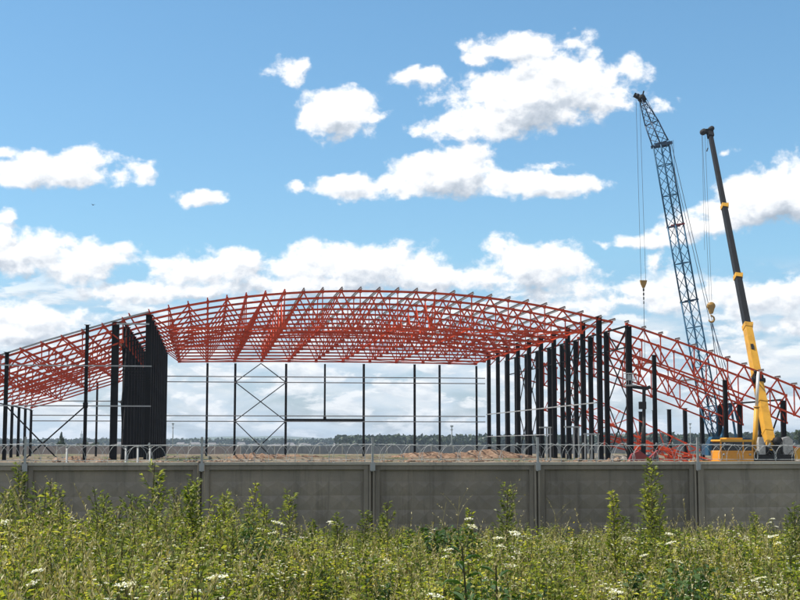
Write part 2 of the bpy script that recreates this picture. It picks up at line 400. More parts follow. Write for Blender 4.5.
# ------------------------------------------------------------------ ground: bank under the camera, flat verge, raised site, plain
def sstep(a, b, x):
    t = np.clip((x - a) / (b - a), 0, 1); return t * t * (3 - 2 * t)
def vnoise(x, y, s, seed=0):
    a = np.zeros_like(x); r = np.random.RandomState(seed)
    for k in range(7):
        th = r.rand() * 6.28; f = (1 + r.rand() * 1.6) / s; ph = r.rand() * 6.28
        a += np.sin((x * np.cos(th) + y * np.sin(th)) * f * 2.2 + ph + 1.3 * np.sin((y * np.cos(th) - x * np.sin(th)) * f + ph * 2))
    return a / 7
def gz(x, y):
    x = np.asarray(x, float); y = np.asarray(y, float)
    z = 1.3 * (1 - sstep(8, 25, y)) + .10 * vnoise(x, y, 2.5, 3) * (1 - sstep(40, 60, y))
    site = sstep(62, 112, y) * (1 - sstep(215, 350, y))
    pit = sstep(42, 46, x) * (1 - sstep(168, 195, y)) * sstep(95, 112, y)
    z = z + 1.42 * site * (1 - .85 * pit)
    z = z + .16 * vnoise(x, y, 7, 5) * site + .10 * vnoise(x, y, 2.2, 8) * site
    return z
def axis(dense, far, grow=1.22):
    a = list(dense); st = a[-1] - a[-2]
    while a[-1] < far: st *= grow; a.append(a[-1] + st)
    return a
ys = axis(list(np.arange(-20, 40, 1.0)) + list(np.arange(40, 240, 1.6)), 16000)
xr = axis(list(np.arange(0, 90, 1.4)), 12000); xs = [-a for a in xr[:0:-1]] + xr
GX, GY = np.meshgrid(np.array(xs), np.array(ys)); GZ = gz(GX, GY)
V = np.stack([GX, GY, GZ], -1).reshape(-1, 3); nx, ny = len(xs), len(ys)
ii, jj = np.meshgrid(np.arange(nx - 1), np.arange(ny - 1)); b0 = (jj * nx + ii).ravel()
F = np.stack([b0, b0 + 1, b0 + nx + 1, b0 + nx], 1)
tag(link_mesh('ground', np_mesh('ground', V, F, [M['ground']], smooth=True)), kind='structure')

def hill_sheet(name, x0, x1, y0, y1, hfun, n=160, m=24):
    xs_ = np.linspace(x0, x1, n); ys_ = np.linspace(y0, y1, m); X, Y = np.meshgrid(xs_, ys_)
    t = (Y - y0) / (y1 - y0); Z = hfun(X) * np.sin(pi * t) ** .8 + 2 * vnoise(X, Y, 60, 4) * np.sin(pi * t) - 1.5
    V = np.stack([X, Y, Z], -1).reshape(-1, 3)
    ii, jj = np.meshgrid(np.arange(n - 1), np.arange(m - 1)); b0 = (jj * n + ii).ravel()
    F = np.stack([b0, b0 + 1, b0 + n + 1, b0 + n], 1)
    return tag(link_mesh(name, np_mesh(name, V, F, [M['hill']], smooth=True)), kind='structure')
hill_sheet('distant_hills', -3000, 4500, 4600, 6200, lambda X: 27 + 7 * np.sin(X / 310. + 1) + 4 * np.sin(X / 140.) + 1.5 * np.sin(X / 37.) + 9 * (X > 1100), 260)
hill_sheet('wooded_ridge', -2500, 5500, 2900, 3900, lambda X: 8 + 4 * np.sin(X / 190. + 2) + 3 * np.sin(X / 83.), 260)

# ------------------------------------------------------------------ concrete fence, 4.06 m panels
FY = 33.5; FP = 4.055; FX = [-4.16 + FP * k for k in range(-4, 8)]
fence = empty('concrete_fence', (FX[0], FY, 0), 'long grey concrete panel fence with rows of pyramid relief, behind the weeds', 'fence')
fx0 = FX[0]
def panel_mesh():
    b = MB(); W_ = FP - .16; H = 2.42; x0 = .08; z0 = .0
    b.box(x0, x0 + W_, .02, .12, z0, H)                                 # slab behind the relief
    rim = .11
    b.box(x0, x0 + W_, -.045, .0195, H - rim, H)                         # top rim
    b.box(x0, x0 + rim, -.045, .0195, z0, H - rim - .001); b.box(x0 + W_ - rim, x0 + W_, -.045, .0195, z0, H - rim - .001)
    nx_, nz_ = 9, 6; ix0 = x0 + rim + .03; iw = W_ - 2 * rim - .06; iz1 = H - rim - .28; cw = iw / nx_; ch = iz1 / nz_
    for i in range(nx_):                                                 # shallow pyramids
        for j in range(nz_):
            ax, bx = ix0 + cw * i, ix0 + cw * (i + 1); az_, bz_ = ch * j, ch * (j + 1)
            cx = (ax + bx) / 2 + (cw * .18 if (i + j) % 2 else -cw * .18); cz = (az_ + bz_) / 2 + ch * .1
            b.add([(ax, .018, az_), (bx, .018, az_), (bx, .018, bz_), (ax, .018, bz_), (cx, -.012, cz)], [(0, 1, 4), (1, 2, 4), (2, 3, 4), (3, 0, 4)])
    return b.mesh('panel', M['concrete'])
pm = panel_mesh()
cap_b = MB(); cap_b.box(.03, FP - .03, -.075, .16, 2.423, 2.49); capm = cap_b.mesh('coping', M['concrete_cap'])
pb = MB(); pb.box(-.07, -.025, -.075, .03, -.1, 2.5); pb.box(.025, .07, -.075, .03, -.1, 2.5); pb.box(-.0745, .0745, .0305, .15, -.1, 2.5); pstm = pb.mesh('post', M['concrete'])
for k, x in enumerate(FX):
    dz = random.uniform(-.012, .012)
    link_mesh('post', pstm, fence, (x - fx0, 0, dz))
    if k < len(FX) - 1:
        p = link_mesh('panel', pm, fence, (x - fx0, random.uniform(-.01, .01), dz * .5)); p.rotation_euler = (random.uniform(-.006, .006), random.uniform(-.0022, .0022), 0); link_mesh('coping', capm, p)

# razor wire above the fence
rz = empty('razor_wire', (FX[0], FY, 2.49), 'flattened coil of razor wire on short steel posts along the top of the concrete fence', 'razor wire')
pm2 = MB(); pm2.box(-.026, .026, -.026, .026, -.22, .60); pm2.box(-.06, .06, -.045, -.0305, -.2, -.02); pm2m = pm2.mesh('wire_post', M['galv'])
for x in FX: link_mesh('wire_post', pm2m, rz, (x - fx0 + .01, -.12, 0))
L = FX[-1] - fx0
sb = MB()
for zz, r_ in ((.43, .008), (.06, .006)):
    for s0 in range(len(FX) - 1):
        n = 14; sb.tube([((s0 + i / n) * FP, -.12, zz - .035 * sin(pi * i / n) * (1 if zz > .2 else .3)) for i in range(n + 1)], r_, 5)
sb.build('strand', M['wire'], rz)
tb = MB(); tb.tube([(i * L / 60, -.09, .435 - .01 * sin(i * 1.3)) for i in range(0, 22)], .017, 6); tb.build('strand', M['galv'], rz)
pts = []
for ph, rx_, pit in ((0., .085, .47), (pi * .8, .14, .53)):          # two flattened coils laid through each other
    cb = MB(); turns = int(L / pit); pc = []
    for i in range(turns * 18):
        a = 2 * pi * i / 18; wob = 1 + .13 * sin(i * .023 + ph) + .10 * sin(i * .11 + ph)
        pc.append((i / 18 * pit + rx_ * sin(a + ph) + .09 * sin(i * .0171 + ph * 3) + .05 * sin(i * .047) + .05 * sin(i * .031), -.12 + .04 * sin(a * .5), .225 + .20 * wob * cos(a + ph)))
    cb.tube(pc, .0038, 4, caps=False); cb.build('coil', M['wire'], rz); pts += pc
bb = MB()                                                                # razor blades clipped on the coil, and ties
for i in range(0, len(pts) - 3, 3):
    p = Vector(pts[i]); q = Vector(pts[i + 1]); d = (q - p).normalized(); u = Vector((-d.z, 0, d.x))
    bb.add([p - d * .016, p + u * .013, p + d * .016, p - u * .013], [(0, 1, 2, 3)])
for s in range(int(L / .9)):
    x = s * .9 + random.uniform(-.2, .2); bb.beam((x, -.135, .40), (x + .035, -.135, .46), .012, .04)
bb.build('barb', M['wire'], rz)['kind'] = 'stuff'

# short grey pipe posts just inside the fence at the left
pp = MB(); pp.tube([(0, 0, -.1), (0, 0, 2.83)], .032, 8); pp.tube([(0, 0, 2.83), (0, 0, 2.86)], .045, 8); ppm = pp.mesh('pipe_post', M['grey_steel'])
pipe_labels = ['grey pipe post behind the fence, alone, midway along the first full panel', 'grey pipe post behind the fence, left of the three in front of the black columns',
               'grey pipe post behind the fence, middle one of three at the black columns', 'grey pipe post behind the fence, last one right in front of the black columns']
for x, lb in zip((-4.32, -2.5, -2.13, -1.75), pipe_labels):
    o = link_mesh('pipe_post', ppm, None, (x, 45, 0)); tag(o, lb, 'post', 'short grey pipe posts inside the fence')

# ------------------------------------------------------------------ far boundary walls
def far_wall(name, x0, x1, y, h, m, label, step=6.0):
    r = empty(name, (x0, y, 0), label, 'wall')
    b = MB(); n = int((x1 - x0) / step); po = MB()
    for i in range(n):
        b.box(i * step + .12, (i + 1) * step - .12, 0, .18, -.6, h + random.uniform(-.04, .04))
    for i in range(n + 1): po.box(i * step - .119, i * step + .119, -.08, .26, -.6, h + .06)
    b.build('panel', m, r); po.build('post', M['concrete_cap'], r)
far_wall('boundary_wall', -190, 9.5, 330, 2.65, M['concrete_pink'], 'brownish concrete wall far behind the hall, under the city skyline at the left')
far_wall('boundary_wall', 6, 520, 372, 2.62, M['concrete_far'], 'long bluish grey concrete wall far behind the hall, below the dark wood')

# ------------------------------------------------------------------ the steel hall
Y0 = 132.0; BAY = 6.0; NB = 10
hall = empty('hall_frame', (16.3, Y0, 1.4), 'unfinished arched hall of red roof trusses on tall black steel columns', 'building frame')
hall_inv = Vector((-16.3, -Y0, -1.4))
def hb(b, name, m, parent=None, y=0.0):
    """part of the hall; shapes are written in world X and Z, depth measured from the front plane"""
    o = bpy.data.objects.new(name, b if isinstance(b, bpy.types.Mesh) else b.mesh(name, m)); COL.objects.link(o)
    if parent is None: o.parent = hall; o.location = (-16.3, y, -1.4)
    else: o.parent = parent
    return o
def h_col(x, z1, w, d, z0=1.0):
    b = MB(); t = .05
    b.box(x - w / 2, x - w / 2 + t, -d / 2, d / 2, z0, z1); b.box(x + w / 2 - t, x + w / 2, -d / 2, d / 2, z0, z1)
    b.box(x - w / 2 + t, x + w / 2 - t, -.03, .03, z0, z1)
    for zz in (z0 + .5, z1 - .35, (z0 + z1) / 2 + 1): b.box(x - w / 2 + t, x + w / 2 - t, -d / 2 + .03, -.031, zz, zz + .03)
    b.box(x - w / 2 - .12, x + w / 2 + .12, -d / 2 - .1, d / 2 + .1, z1 + .001, z1 + .03) ; b.box(x - w / 2 - .15, x + w / 2 + .15, -d / 2 - .12, d / 2 + .12, 1.15, 1.42)
    return b
CL, CR = -5.45, 37.95; RL, RR = -7.85, 40.42; OL, OR = -22.5, 59.2
main_l = h_col(CL, 15.0, .56, .66).mesh('column', M['dark']); main_r = h_col(CR, 15.35, .46, .46).mesh('column', M['dark'])
row_l0 = h_col(-8.5, 14.3, .66, .62).mesh('column', M['dark']); row_r0 = h_col(40.45, 14.3, .52, .5).mesh('column', M['dark']); row_l = h_col(RL, 14.3, .56, .62).mesh('column', M['dark']); row_r = h_col(RR, 14.3, .44, .42).mesh('column', M['dark'])
out_l = h_col(OL, 7.35, .30, .4).mesh('outer_column', M['dark']); out_r = h_col(OR, 7.45, .42, .45, .0).mesh('outer_column', M['dark'])
for k in range(NB):
    y = k * BAY
    hb(main_l, 'column', None, y=y); hb(main_r, 'column', None, y=y)
    hb(row_l if k else row_l0, 'column', None, y=y); hb(row_r if k else row_r0, 'column', None, y=y if k else -1.5)
    hb(out_l, 'outer_column', None, y=y); hb(out_r, 'outer_column', None, y=y)

def truss(name, tops, bots, ends=('v', 'v'), ct=.20, cb_=.18, wd=.10, gs=.2, m='red'):
    """tops: list of (x, z); bots: dict index->(x, z). Warren web with verticals, peaks at indices of the parity 'peak'"""
    t = MB()
    for a, b in zip(tops[:-1], tops[1:]): t.beam((a[0], 0, a[1]), (b[0], 0, b[1]), ct, ct)
    for x, z in tops: t.box(x - .13, x + .13, -.125, .125, z - .16, z + .13)
    bo = MB(); ks = sorted(bots)
    for a, b in zip(ks[:-1], ks[1:]): bo.beam((bots[a][0], 0, bots[a][1]), (bots[b][0], 0, bots[b][1]), cb_, cb_)
    for k in ks: bo.box(bots[k][0] - gs, bots[k][0] + gs, -.11, .11, bots[k][1] - .12, bots[k][1] + gs)
    wb = MB()
    for k in ks:
        bx, bz = bots[k]
        if 0 <= k < len(tops): wb.beam((tops[k][0], 0, tops[k][1]), (bx, 0, bz), wd, wd)
        for q in (k - 1, k + 1):
            if 0 <= q < len(tops): wb.beam((tops[q][0], 0, tops[q][1]), (bx, 0, bz), wd * 1.25, wd * 1.25)
    return t.mesh('roof_truss', M[m]), bo.mesh('bottom_chord', M[m]), wb.mesh('webbing', M[m])
def place_truss(ms, y, name='roof_truss', label=None):
    p = hb(ms[0], name, None, y=y); hb(ms[1], 'bottom_chord', None, p); hb(ms[2], 'webbing', None, p)
    if label: p['label'] = label
    return p

STEP = (CR - CL) / 24
def ztop(x):
    t = abs((x - 16.25) / 21.7); return 17.58 - 2.42 * t ** 2.25
nav_x = [CL + STEP * i for i in range(25)]
tops = [(x, ztop(x)) for x in nav_x]
bots = {i: (nav_x[i], 13.78 + .22 * (1 - ((nav_x[i] - 16.25) / 21.7) ** 2)) for i in range(1, 24, 2)}
nave = truss('roof_truss', tops, bots)
# the front truss runs on past both column lines
ca = MB(); ca.beam((CL, 0, ztop(CL)), (CL - 1.81, 0, 14.72), .2, .2); ca.beam((CL - 1.81, 0, 14.72), (RL, 0, 14.5), .2, .2); ca = ca.mesh('cantilever', M['red'])
cb2 = MB(); cb2.beam((CR, 0, ztop(CR)), (39.35, 0, 14.88), .2, .2); cb2.beam((39.3, 0, 14.85), (CR + .1, 0, 13.6), .12, .12); cb2 = cb2.mesh('cantilever', M['red'])
for k in range(NB):
    p = place_truss(nave, k * BAY)
    hb(ca, 'cantilever', M['red'], p); hb(cb2, 'cantilever', M['red'], p)

# side naves: half arches stepping down to the outer columns
def zl(d): return 14.38 - .303 * d - .0016 * d * d
def zr(d): return 14.7 - .306 * d - .0026 * d * d
nl = 8; lst = (RL - OL) / nl
ltops = [(RL - lst * i, zl(lst * i)) for i in range(nl + 1)]
lbots = {i: (RL - lst * i, zl(lst * i) - (2.15 if 0 < i < nl else 1.9)) for i in range(0, nl + 1, 2)}
left_t = truss('side_truss', ltops, {(i): v for i, v in lbots.items()}, ct=.19, cb_=.16, gs=.13)
for k in range(NB): place_truss(left_t, k * BAY, 'side_truss')
nr = 11; rst = (OR - RR) / nr
rtops = [(RR + .34 + rst * i, zr(rst * i)) for i in range(nr + 1)]
rbots = {i: (RR + .34 + rst * i, zr(rst * i) - 2.85) for i in range(0, nr + 1)}
def truss_r(n):
    tp = rtops[:n + 1]; bt = {i: rbots[i] for i in range(0, n + 1, 2)}
    if n % 2: bt[n] = rbots[n]
    return truss('side_truss', tp, bt, ct=.18, cb_=.16, gs=.12)
full_r = truss_r(nr); short_r = truss_r(5); mid_r = truss_r(3)
for k, ms in ((0, full_r), (1, full_r), (2, mid_r), (3, full_r), (4, full_r), (6, mid_r), (8, mid_r)):
    place_truss(ms, k * BAY, 'side_truss')

# purlins along the roof
def purlin_mesh(y0, y1, m='galv'):
    b = MB(); b.box(-.03, .03, y0, y1, .13, .34); b.box(.0305, .09, y0, y1, .13, .155); b.box(-.09, -.0305, y0, y1, .315, .34)
    return b.mesh('purlin', M[m if m == 'red' else 'purlin'])
p_full = purlin_mesh(-.95, (NB - 1) * BAY + .5); p_red = purlin_mesh(-.9, (NB - 1) * BAY + .5, 'red'); p_short = purlin_mesh(-.75, .6, 'galv'); p_back = purlin_mesh(3 * BAY - .4, 4 * BAY + .5)
def purlin(me, x, z):
    o = bpy.data.objects.new('purlin', me); COL.objects.link(o); o.parent = hall; o.location = (x - 16.3, 0, z - 1.4); return o
for i, (x, z) in enumerate(tops): purlin(p_full if i > 7 else p_red, x, z)
purlin(p_red, CL - 1.81, 14.76); purlin(p_full, 39.32, 14.87)
for i, (x, z) in enumerate(ltops):
    if i < nl + 1: purlin(p_red, x, z)
for i, (x, z) in enumerate(rtops):
    purlin(p_short, x, z)
    if i in (2, 5, 8): purlin(p_back, x, z)
# ties between the bottom chords
for i in (1, 5, 9, 13, 17, 21, 23):
    x, z = bots[i]; b = MB(); b.box(x - .06, x + .06, 0, (NB - 1) * BAY, z + .11, z + .23); hb(b, 'tie', M['red'])
for k0 in (0, 4, 8):                                     # bracing between trusses in three bays, in the plane of the bottom chord and upright
    b = MB()
    for i in range(1, 23, 4):
        x, z = bots[i]; x2, z2 = bots[min(i + 4, 23)]
        b.beam((x, k0 * BAY, z + .1), (x2, (k0 + 1) * BAY, z2 + .1), .08); b.beam((x2, k0 * BAY, z2 + .14), (x, (k0 + 1) * BAY, z + .14), .08)
    hb(b, 'roof_bracing', M['red'])
for i in (7, 15):
    b = MB(); x = nav_x[i]; zt = ztop(x)
    for k in range(NB - 1):
        b.beam((x, k * BAY, zt - .25), (x, k * BAY + BAY / 2, bots[i][1] + .1), .09); b.beam((x, k * BAY + BAY, zt - .25), (x, k * BAY + BAY / 2, bots[i][1] + .1), .09)
    hb(b, 'roof_bracing', M['red'])

# struts, rails and cross bracing along the column rows
for X_ in (RL, RR):
    x = X_; y00 = 0 if X_ < 0 else -1.5
    b = MB(); b.box(x - .07, x + .07, y00, (NB - 1) * BAY, 14.34, 14.5); hb(b, 'row_strut', M['dark'])
    b = MB(); b.box(x - .06, x + .06, y00, (NB - 1) * BAY, 12.3, 12.42); hb(b, 'row_strut', M['dark'])
    for k in (0, 3, 6):
        y0 = k * BAY + (y00 if k == 0 else 0); y1 = (k + 1) * BAY; ym = (y0 + y1) / 2
        b = MB(); b.beam((x, y0 + .3, 14.3), (x, ym, 12.4), .1); b.beam((x, y1 - .3, 14.3), (x, ym, 12.4), .1); hb(b, 'row_bracing', M['dark'])
        for za, zb in ((12.2, 7.0), (7.0, 1.5)):
            b = MB(); b.beam((x - .03, y0 + .3, za), (x - .03, y1 - .3, zb), .09); b.beam((x + .03, y1 - .3, za), (x + .03, y0 + .3, zb), .09); hb(b, 'row_bracing', M['dark'])
for k in (1, 5):
    for za, zb in ((13.4, 7.2), (7.0, 1.5)):
        b = MB(); b.beam((CR - .03, k * BAY + .3, za), (CR - .03, (k + 1) * BAY - .3, zb), .09); b.beam((CR + .03, (k + 1) * BAY - .3, za), (CR + .03, k * BAY + .3, zb), .09); hb(b, 'row_bracing', M['dark'])
for z in (6.95, 4.0):
    b = MB(); b.box(CR - .40, CR - .28, 0 if z > 5 else 18, (NB - 1) * BAY, z, z + (.12 if z > 5 else .09)); hb(b, 'side_rail', M['galv'])
for z in (12.4, 6.9):
    b = MB(); b.box(RL - .38, RL - .28, 0, (NB - 1) * BAY, z, z + .1); hb(b, 'side_rail', M['galv'])
b = MB(); b.box(OR - .08, OR + .08, BAY, 4 * BAY, 7.48, 7.66); hb(b, 'eaves_beam', M['dark'])
b = MB(); b.box(OL - .08, OL + .08, 0, 9 * BAY, 7.38, 7.5); hb(b, 'eaves_beam', M['dark'])
b = MB()
for k in (1,): b.beam((OR, k * BAY + .2, 7.2), (OR, k * BAY + BAY - .3, 1.2), .13); b.beam((OR + .1, k * BAY + BAY - .2, 7.2), (OR + .1, k * BAY + .3, 1.2), .10)
hb(b, 'row_bracing', M['dark'])
# cross beams over the corridor between the two column rows
for k in range(NB):
    b = MB(); b.beam((RL, 0, 12.9), (CL, 0, 13.5), .14); hb(b, 'corridor_beam', M['dark'], y=k * BAY + .2)
    b = MB(); b.beam((RL, 0, 9.8), (CL, 0, 9.8), .1); hb(b, 'corridor_beam', M['dark'], y=k * BAY + .2)

# front wall posts and rails of the left nave
for x, z, w in ((-18.2, 11.35, .34), (-11.04, 13.95, .30)): hb(h_col(x, z, w, .34), 'wall_post', M['dark'], y=-.6)
for x, z, w, zb in ((43.15, 11.6, .34, .8), (50.3, 9.2, .36, .2)): hb(h_col(x, z, w, .36, zb), 'wall_post', M['dark'], y=-1.0)
for z in (10.12, 6.42): b = MB(); b.box(-24, -5.1, -.90, -.82, z, z + .11); hb(b, 'front_rail', M['galv'])
b = MB(); b.box(-8.4, -5.4, -.5, -.38, 14.05, 14.2); hb(b, 'front_rail', M['galv'])
b = MB(); b.beam((RL, -.35, 14.62), (-15, -.35, 12.42), .10, .16); b.beam((-15, -.35, 12.42), (-23, -.35, 9.7), .10, .16); b.beam((CL, -.35, 15.28), (RL, -.35, 14.62), .10, .16); hb(b, 'edge_rail', M['galv'])
b = MB(); b.beam((-11.04, -.6, 6.5), (-16.8, -.6, 1.2), .12); b.beam((-18.2, -.72, 6.5), (-13.0, -.72, 1.2), .12); b.box(-11.26, -10.82, -.9, -.7, 6.3, 6.8); hb(b, 'cross_brace', M['dark'])

# end wall at the far side
FYL = (NB - 1) * BAY + .3
for x, z0, z1, w in ((.05, 1, 13.7, .30), (3.72, 1, 13.7, .30), (10.46, 1, 13.7, .30), (15.65, 6.35, 13.7, .24), (20.89, 1, 13.75, .30), (27.8, 1, 13.75, .30), (31.22, 1, 13.7, .28), (36.3, 1, 13.6, .26), (-14.2, 1, 11.2, .26)):
    b = MB(); b.box(x - w / 2, x + w / 2, -.1, .1, z0, z1); b.box(x - w / 2 - .08, x + w / 2 + .08, -.13, -.101, z0, z0 + .3); hb(b, 'end_post', M['dark'], y=FYL)
for z in (11.92, 11.19, 6.74, 6.01): b = MB(); b.box(CL, CR - .5, -.28, -.19, z - .06, z + .06); hb(b, 'end_rail', M['grey_steel'], y=FYL)
for z in (8.6, 6.74, 6.01): b = MB(); b.box(OL, RL, -.28, -.19, z - .06, z + .06); hb(b, 'end_rail', M['grey_steel'], y=FYL)
b = MB(); b.box(10.46, 20.89, -.2, .05, 6.08, 6.38); hb(b, 'end_beam', M['dark'], y=FYL)
b = MB()
for p, q in (((7.09, 13.7), (3.72, 11.2)), ((7.09, 13.7), (10.46, 11.2)), ((3.72, 11.2), (10.46, 6.05)), ((10.46, 11.2), (3.72, 6.05)), ((3.72, 6.05), (8.6, 1.35)), ((10.46, 6.05), (5.6, 1.35))):
    dy = -.16 if p[0] < q[0] else .02
    b.beam((p[0], dy, p[1]), (q[0], dy, q[1]), .12)
hb(b, 'cross_brace', M['dark'], y=FYL)

# ------------------------------------------------------------------ collapsed truss segments lying against the right side
def seg_truss(L, dep):
    n = int(L / 1.7); st = L / n; tp = [(i * st, dep) for i in range(n + 1)]; bt = {i: (i * st, 0) for i in range(0, n + 1, 2)}
    if n % 2: bt[n] = (n * st, 0)
    return truss('seg', tp, bt, ct=.16, cb_=.16, wd=.09)
def loose_truss(p0, p1, dep, label):
    p0 = Vector(p0); p1 = Vector(p1); L = (p1 - p0).length; ms = seg_truss(L, dep)
    r = bpy.data.objects.new('loose_truss', ms[0]); COL.objects.link(r)
    r.location = p0; d = p1 - p0
    r.rotation_euler = (random.uniform(-.12, .12), -atan2(d.z, sqrt(d.x ** 2 + d.y ** 2)), atan2(d.y, d.x))
    for n_, m_ in (('bottom_chord', ms[1]), ('webbing', ms[2])): link_mesh(n_, m_, r)
    tag(r, label, 'roof truss', 'red truss lengths not yet in place')
loose_truss((44.4, 172, 8.6), (59.0, 165, .6), 1.9, 'red lattice truss leaning steeply down to the rubble, uppermost of the sloping ones')
loose_truss((43.2, 176, 7.4), (57.6, 170, .5), 1.6, 'red lattice truss leaning to the ground just under the uppermost sloping one')
loose_truss((43.5, 150, 3.0), (51.8, 146, .6), 1.0, 'red truss length lying tilted on the rubble heap left of the orange cab')
loose_truss((45.6, 145, 2.6), (52.5, 141, .5), .8, 'short red truss length at the foot of the rubble heap, nearest the orange cab')
loose_truss((57.0, 131, 2.0), (66.0, 134, .8), .7, 'red truss length lying flat right of the yellow crane')

# ------------------------------------------------------------------ heaps
def heap(name, cx, cy, rx, ry, h, m, label, seed, cat='soil heap', rough=.25):
    n = 40; r = np.random.RandomState(seed)
    u = np.linspace(-1, 1, n); X, Y = np.meshgrid(u, u * 1.0)
    R = np.sqrt(X ** 2 + Y ** 2); base = np.clip(1 - R, 0, 1) ** .8
    Xw = cx + X * rx; Yw = cy + Y * ry
    Z = h * base * (.75 + .35 * vnoise(Xw, Yw, rx * .35, seed)) + rough * base ** .3 * vnoise(Xw, Yw, .9, seed + 1) * (R < .97) + r.uniform(-.06, .06, X.shape) * (R < .9) - .25 * (R > .9)
    Z += gz(Xw, Yw)
    V = np.stack([Xw - cx, Yw - cy, Z - gz(cx, cy)], -1).reshape(-1, 3)
    ii, jj = np.meshgrid(np.arange(n - 1), np.arange(n - 1)); b0 = (jj * n + ii).ravel()
    F = np.stack([b0, b0 + 1, b0 + n + 1, b0 + n], 1)
    o = link_mesh(name, np_mesh(name, V, F, [m]), None, (cx, cy, float(gz(cx, cy)))); tag(o, label, cat, 'soil and rubble heaps on the site')
heap('soil_heap', 31.5, 160, 7.5, 5, 1.15, M['heap'], 'large brown soil heap at the right, at the feet of the far black columns', 1)
heap('soil_heap', 26.0, 166, 5.0, 4, .75, M['heap'], 'low brown soil heap left of the large one', 2)
heap('soil_heap', 5.4, 158, 3.6, 3, .62, M['heap'], 'small brown soil heap under the crossed end wall braces', 3)
heap('soil_heap', -12.4, 140, 1.7, 1.4, .42, M['heap'], 'small orange brown soil heap left of the black column mass', 4)
heap('soil_heap', 9.5, 172, 5.5, 4, .35, M['heap'], 'flat spread of brown soil right of the crossed end wall braces', 6)
heap('rubble_heap', 47.5, 152, 5.5, 3.5, 2.3, M['rubble'], 'pale rubble heap with red steel scraps left of the orange cab', 5, 'rubble heap', .5)
heap('rubble_heap', 60.5, 142, 5.0, 3.0, 1.3, M['rubble'], 'low rubble heap right of the yellow crane', 9, 'rubble heap', .4)
# loose stones and clods along the visible ground edge
r_ = np.random.RandomState(12); cl = MB()
for i in range(420):
    x = r_.uniform(-14, 40); y = r_.uniform(113, 128); s = r_.uniform(.06, .24) * (2 if r_.rand() > .93 else 1); z = float(gz(x, y))
    vs = [(x + s * a + r_.uniform(-.3, .3) * s, y + s * b_ + r_.uniform(-.3, .3) * s, z + s * (c + .4) * .7) for a, b_, c in ((1, 0, 0), (0, 1, 0), (-1, 0, 0), (0, -1, 0), (0, 0, .9), (0, 0, -.9))]
    cl.add(vs, [(0, 1, 4), (1, 2, 4), (2, 3, 4), (3, 0, 4), (1, 0, 5), (2, 1, 5), (3, 2, 5), (0, 3, 5)])
tag(cl.build('loose_stones', M['heap']), 'brown clods and stones scattered on the site ground', 'stones', kind='stuff')

# steel scraps in the rubble
def scrap(n, x0, x1, y0, y1, z0, z1, m, name, seed, label):
    r = np.random.RandomState(seed); b = MB()
    for i in range(n):
        x = r.uniform(x0, x1); y = r.uniform(y0, y1); z = r.uniform(z0, z1); a = r.uniform(-.9, .9); l = r.uniform(.4, 1.5)
        d = Vector((cos(a), r.uniform(-.5, .5), sin(a) * .8)) * l; b.beam((x, y, z), Vector((x, y, z)) + d, r.uniform(.05, .14))
    tag(b.build(name, m), label, 'scrap', kind='stuff')
scrap(20, 44, 50, 147, 150, .6, 2.6, M['grey_steel'], 'steel_scrap', 3, 'tangle of grey steel bars on the rubble heap')
scrap(8, 46, 52, 144, 148, .4, 2.2, M['red'], 'red_scrap', 4, 'tangle of red steel pieces on the rubble heap')
scrap(34, 56, 64, 138, 141, .4, 1.9, M['red'], 'red_scrap', 6, 'red steel pieces lying right of the yellow crane')
b = MB(); b.prism([(0, 0), (1.9, .15), (3.3, 1.25), (2.9, 1.3), (2.1, .6), (1.2, 1.25), (.5, .95)], 0, .5)
tag(b.build('bent_sheet', M['red_sheet'], None, (36.3 + 1.2, 122, 1.15)), 'dark red bent steel sheet lying by the tall black column right of the hall', 'steel sheet')

# ------------------------------------------------------------------ blue lattice boom crane
def lattice(name, m, p0, p1, w0, w1, nb, parent, origin, ch=.19, wb=.095, side=None, dia=1.0):
    """four chords with cross struts and zigzag webs; side is the in-plane sideways direction"""
    p0 = Vector(p0) - origin; p1 = Vector(p1) - origin; d = (p1 - p0).normalized()
    a = Vector((d.z, 0, -d.x)).normalized() if side is None else side; b_ = Vector((0, 1, 0))
    c = MB(); w = MB()
    def P(t, i):
        ww = (w0 + (w1 - w0) * t) * .60; g_ = radians(45 + 90 * i + 24)          # the section stands turned a little to the view
        return p0 + (p1 - p0) * t + a * (cos(g_) * ww) + b_ * (sin(g_) * ww)
    for i in range(4): c.tube([P(0, i), P(1, i)], ch / 2, 6)
    for j in range(nb):
        t0, t1 = j / nb, (j + 1) / nb
        for i in range(4):
            i2 = (i + 1) % 4
            if j % 2: w.tube([P(t0, i), P(t1, i2)], wb / 2, 4)
            else: w.tube([P(t0, i2), P(t1, i)], wb / 2, 4)
            if j % 3 == 0: w.tube([P(t0, i), P(t0, i2)], wb / 2 * 1.2, 4)
    o = c.build(name, m, parent); w.build('lacing', m, o)
    return o
CY = 156.0; O = Vector((60.0, CY, 0.1))
lc = empty('lattice_crane', O, 'tall blue lattice boom crane with bent tip, behind the lower red roof trusses', 'crane')
FOOT = Vector((58.55, CY, 2.9)); KNEE = Vector((52.73, CY, 38.15)); TIP = Vector((50.45, CY, 43.6))
ax = (KNEE - FOOT).normalized(); t5 = FOOT + ax * 4.5
lattice('boom_foot', M['blue'], FOOT, t5, .5, 1.55, 4, lc, O)
m1 = FOOT + ax * 17; m2 = FOOT + ax * 26
lattice('boom_section', M['blue'], t5, m1, 1.55, 1.55, 8, lc, O); lattice('boom_section', M['blue'], m1, m2, 1.55, 1.55, 6, lc, O); lattice('boom_section', M['blue'], m2, KNEE, 1.55, 1.5, 8, lc, O)
jx = (TIP - KNEE).normalized(); jm = KNEE + jx * 2.8
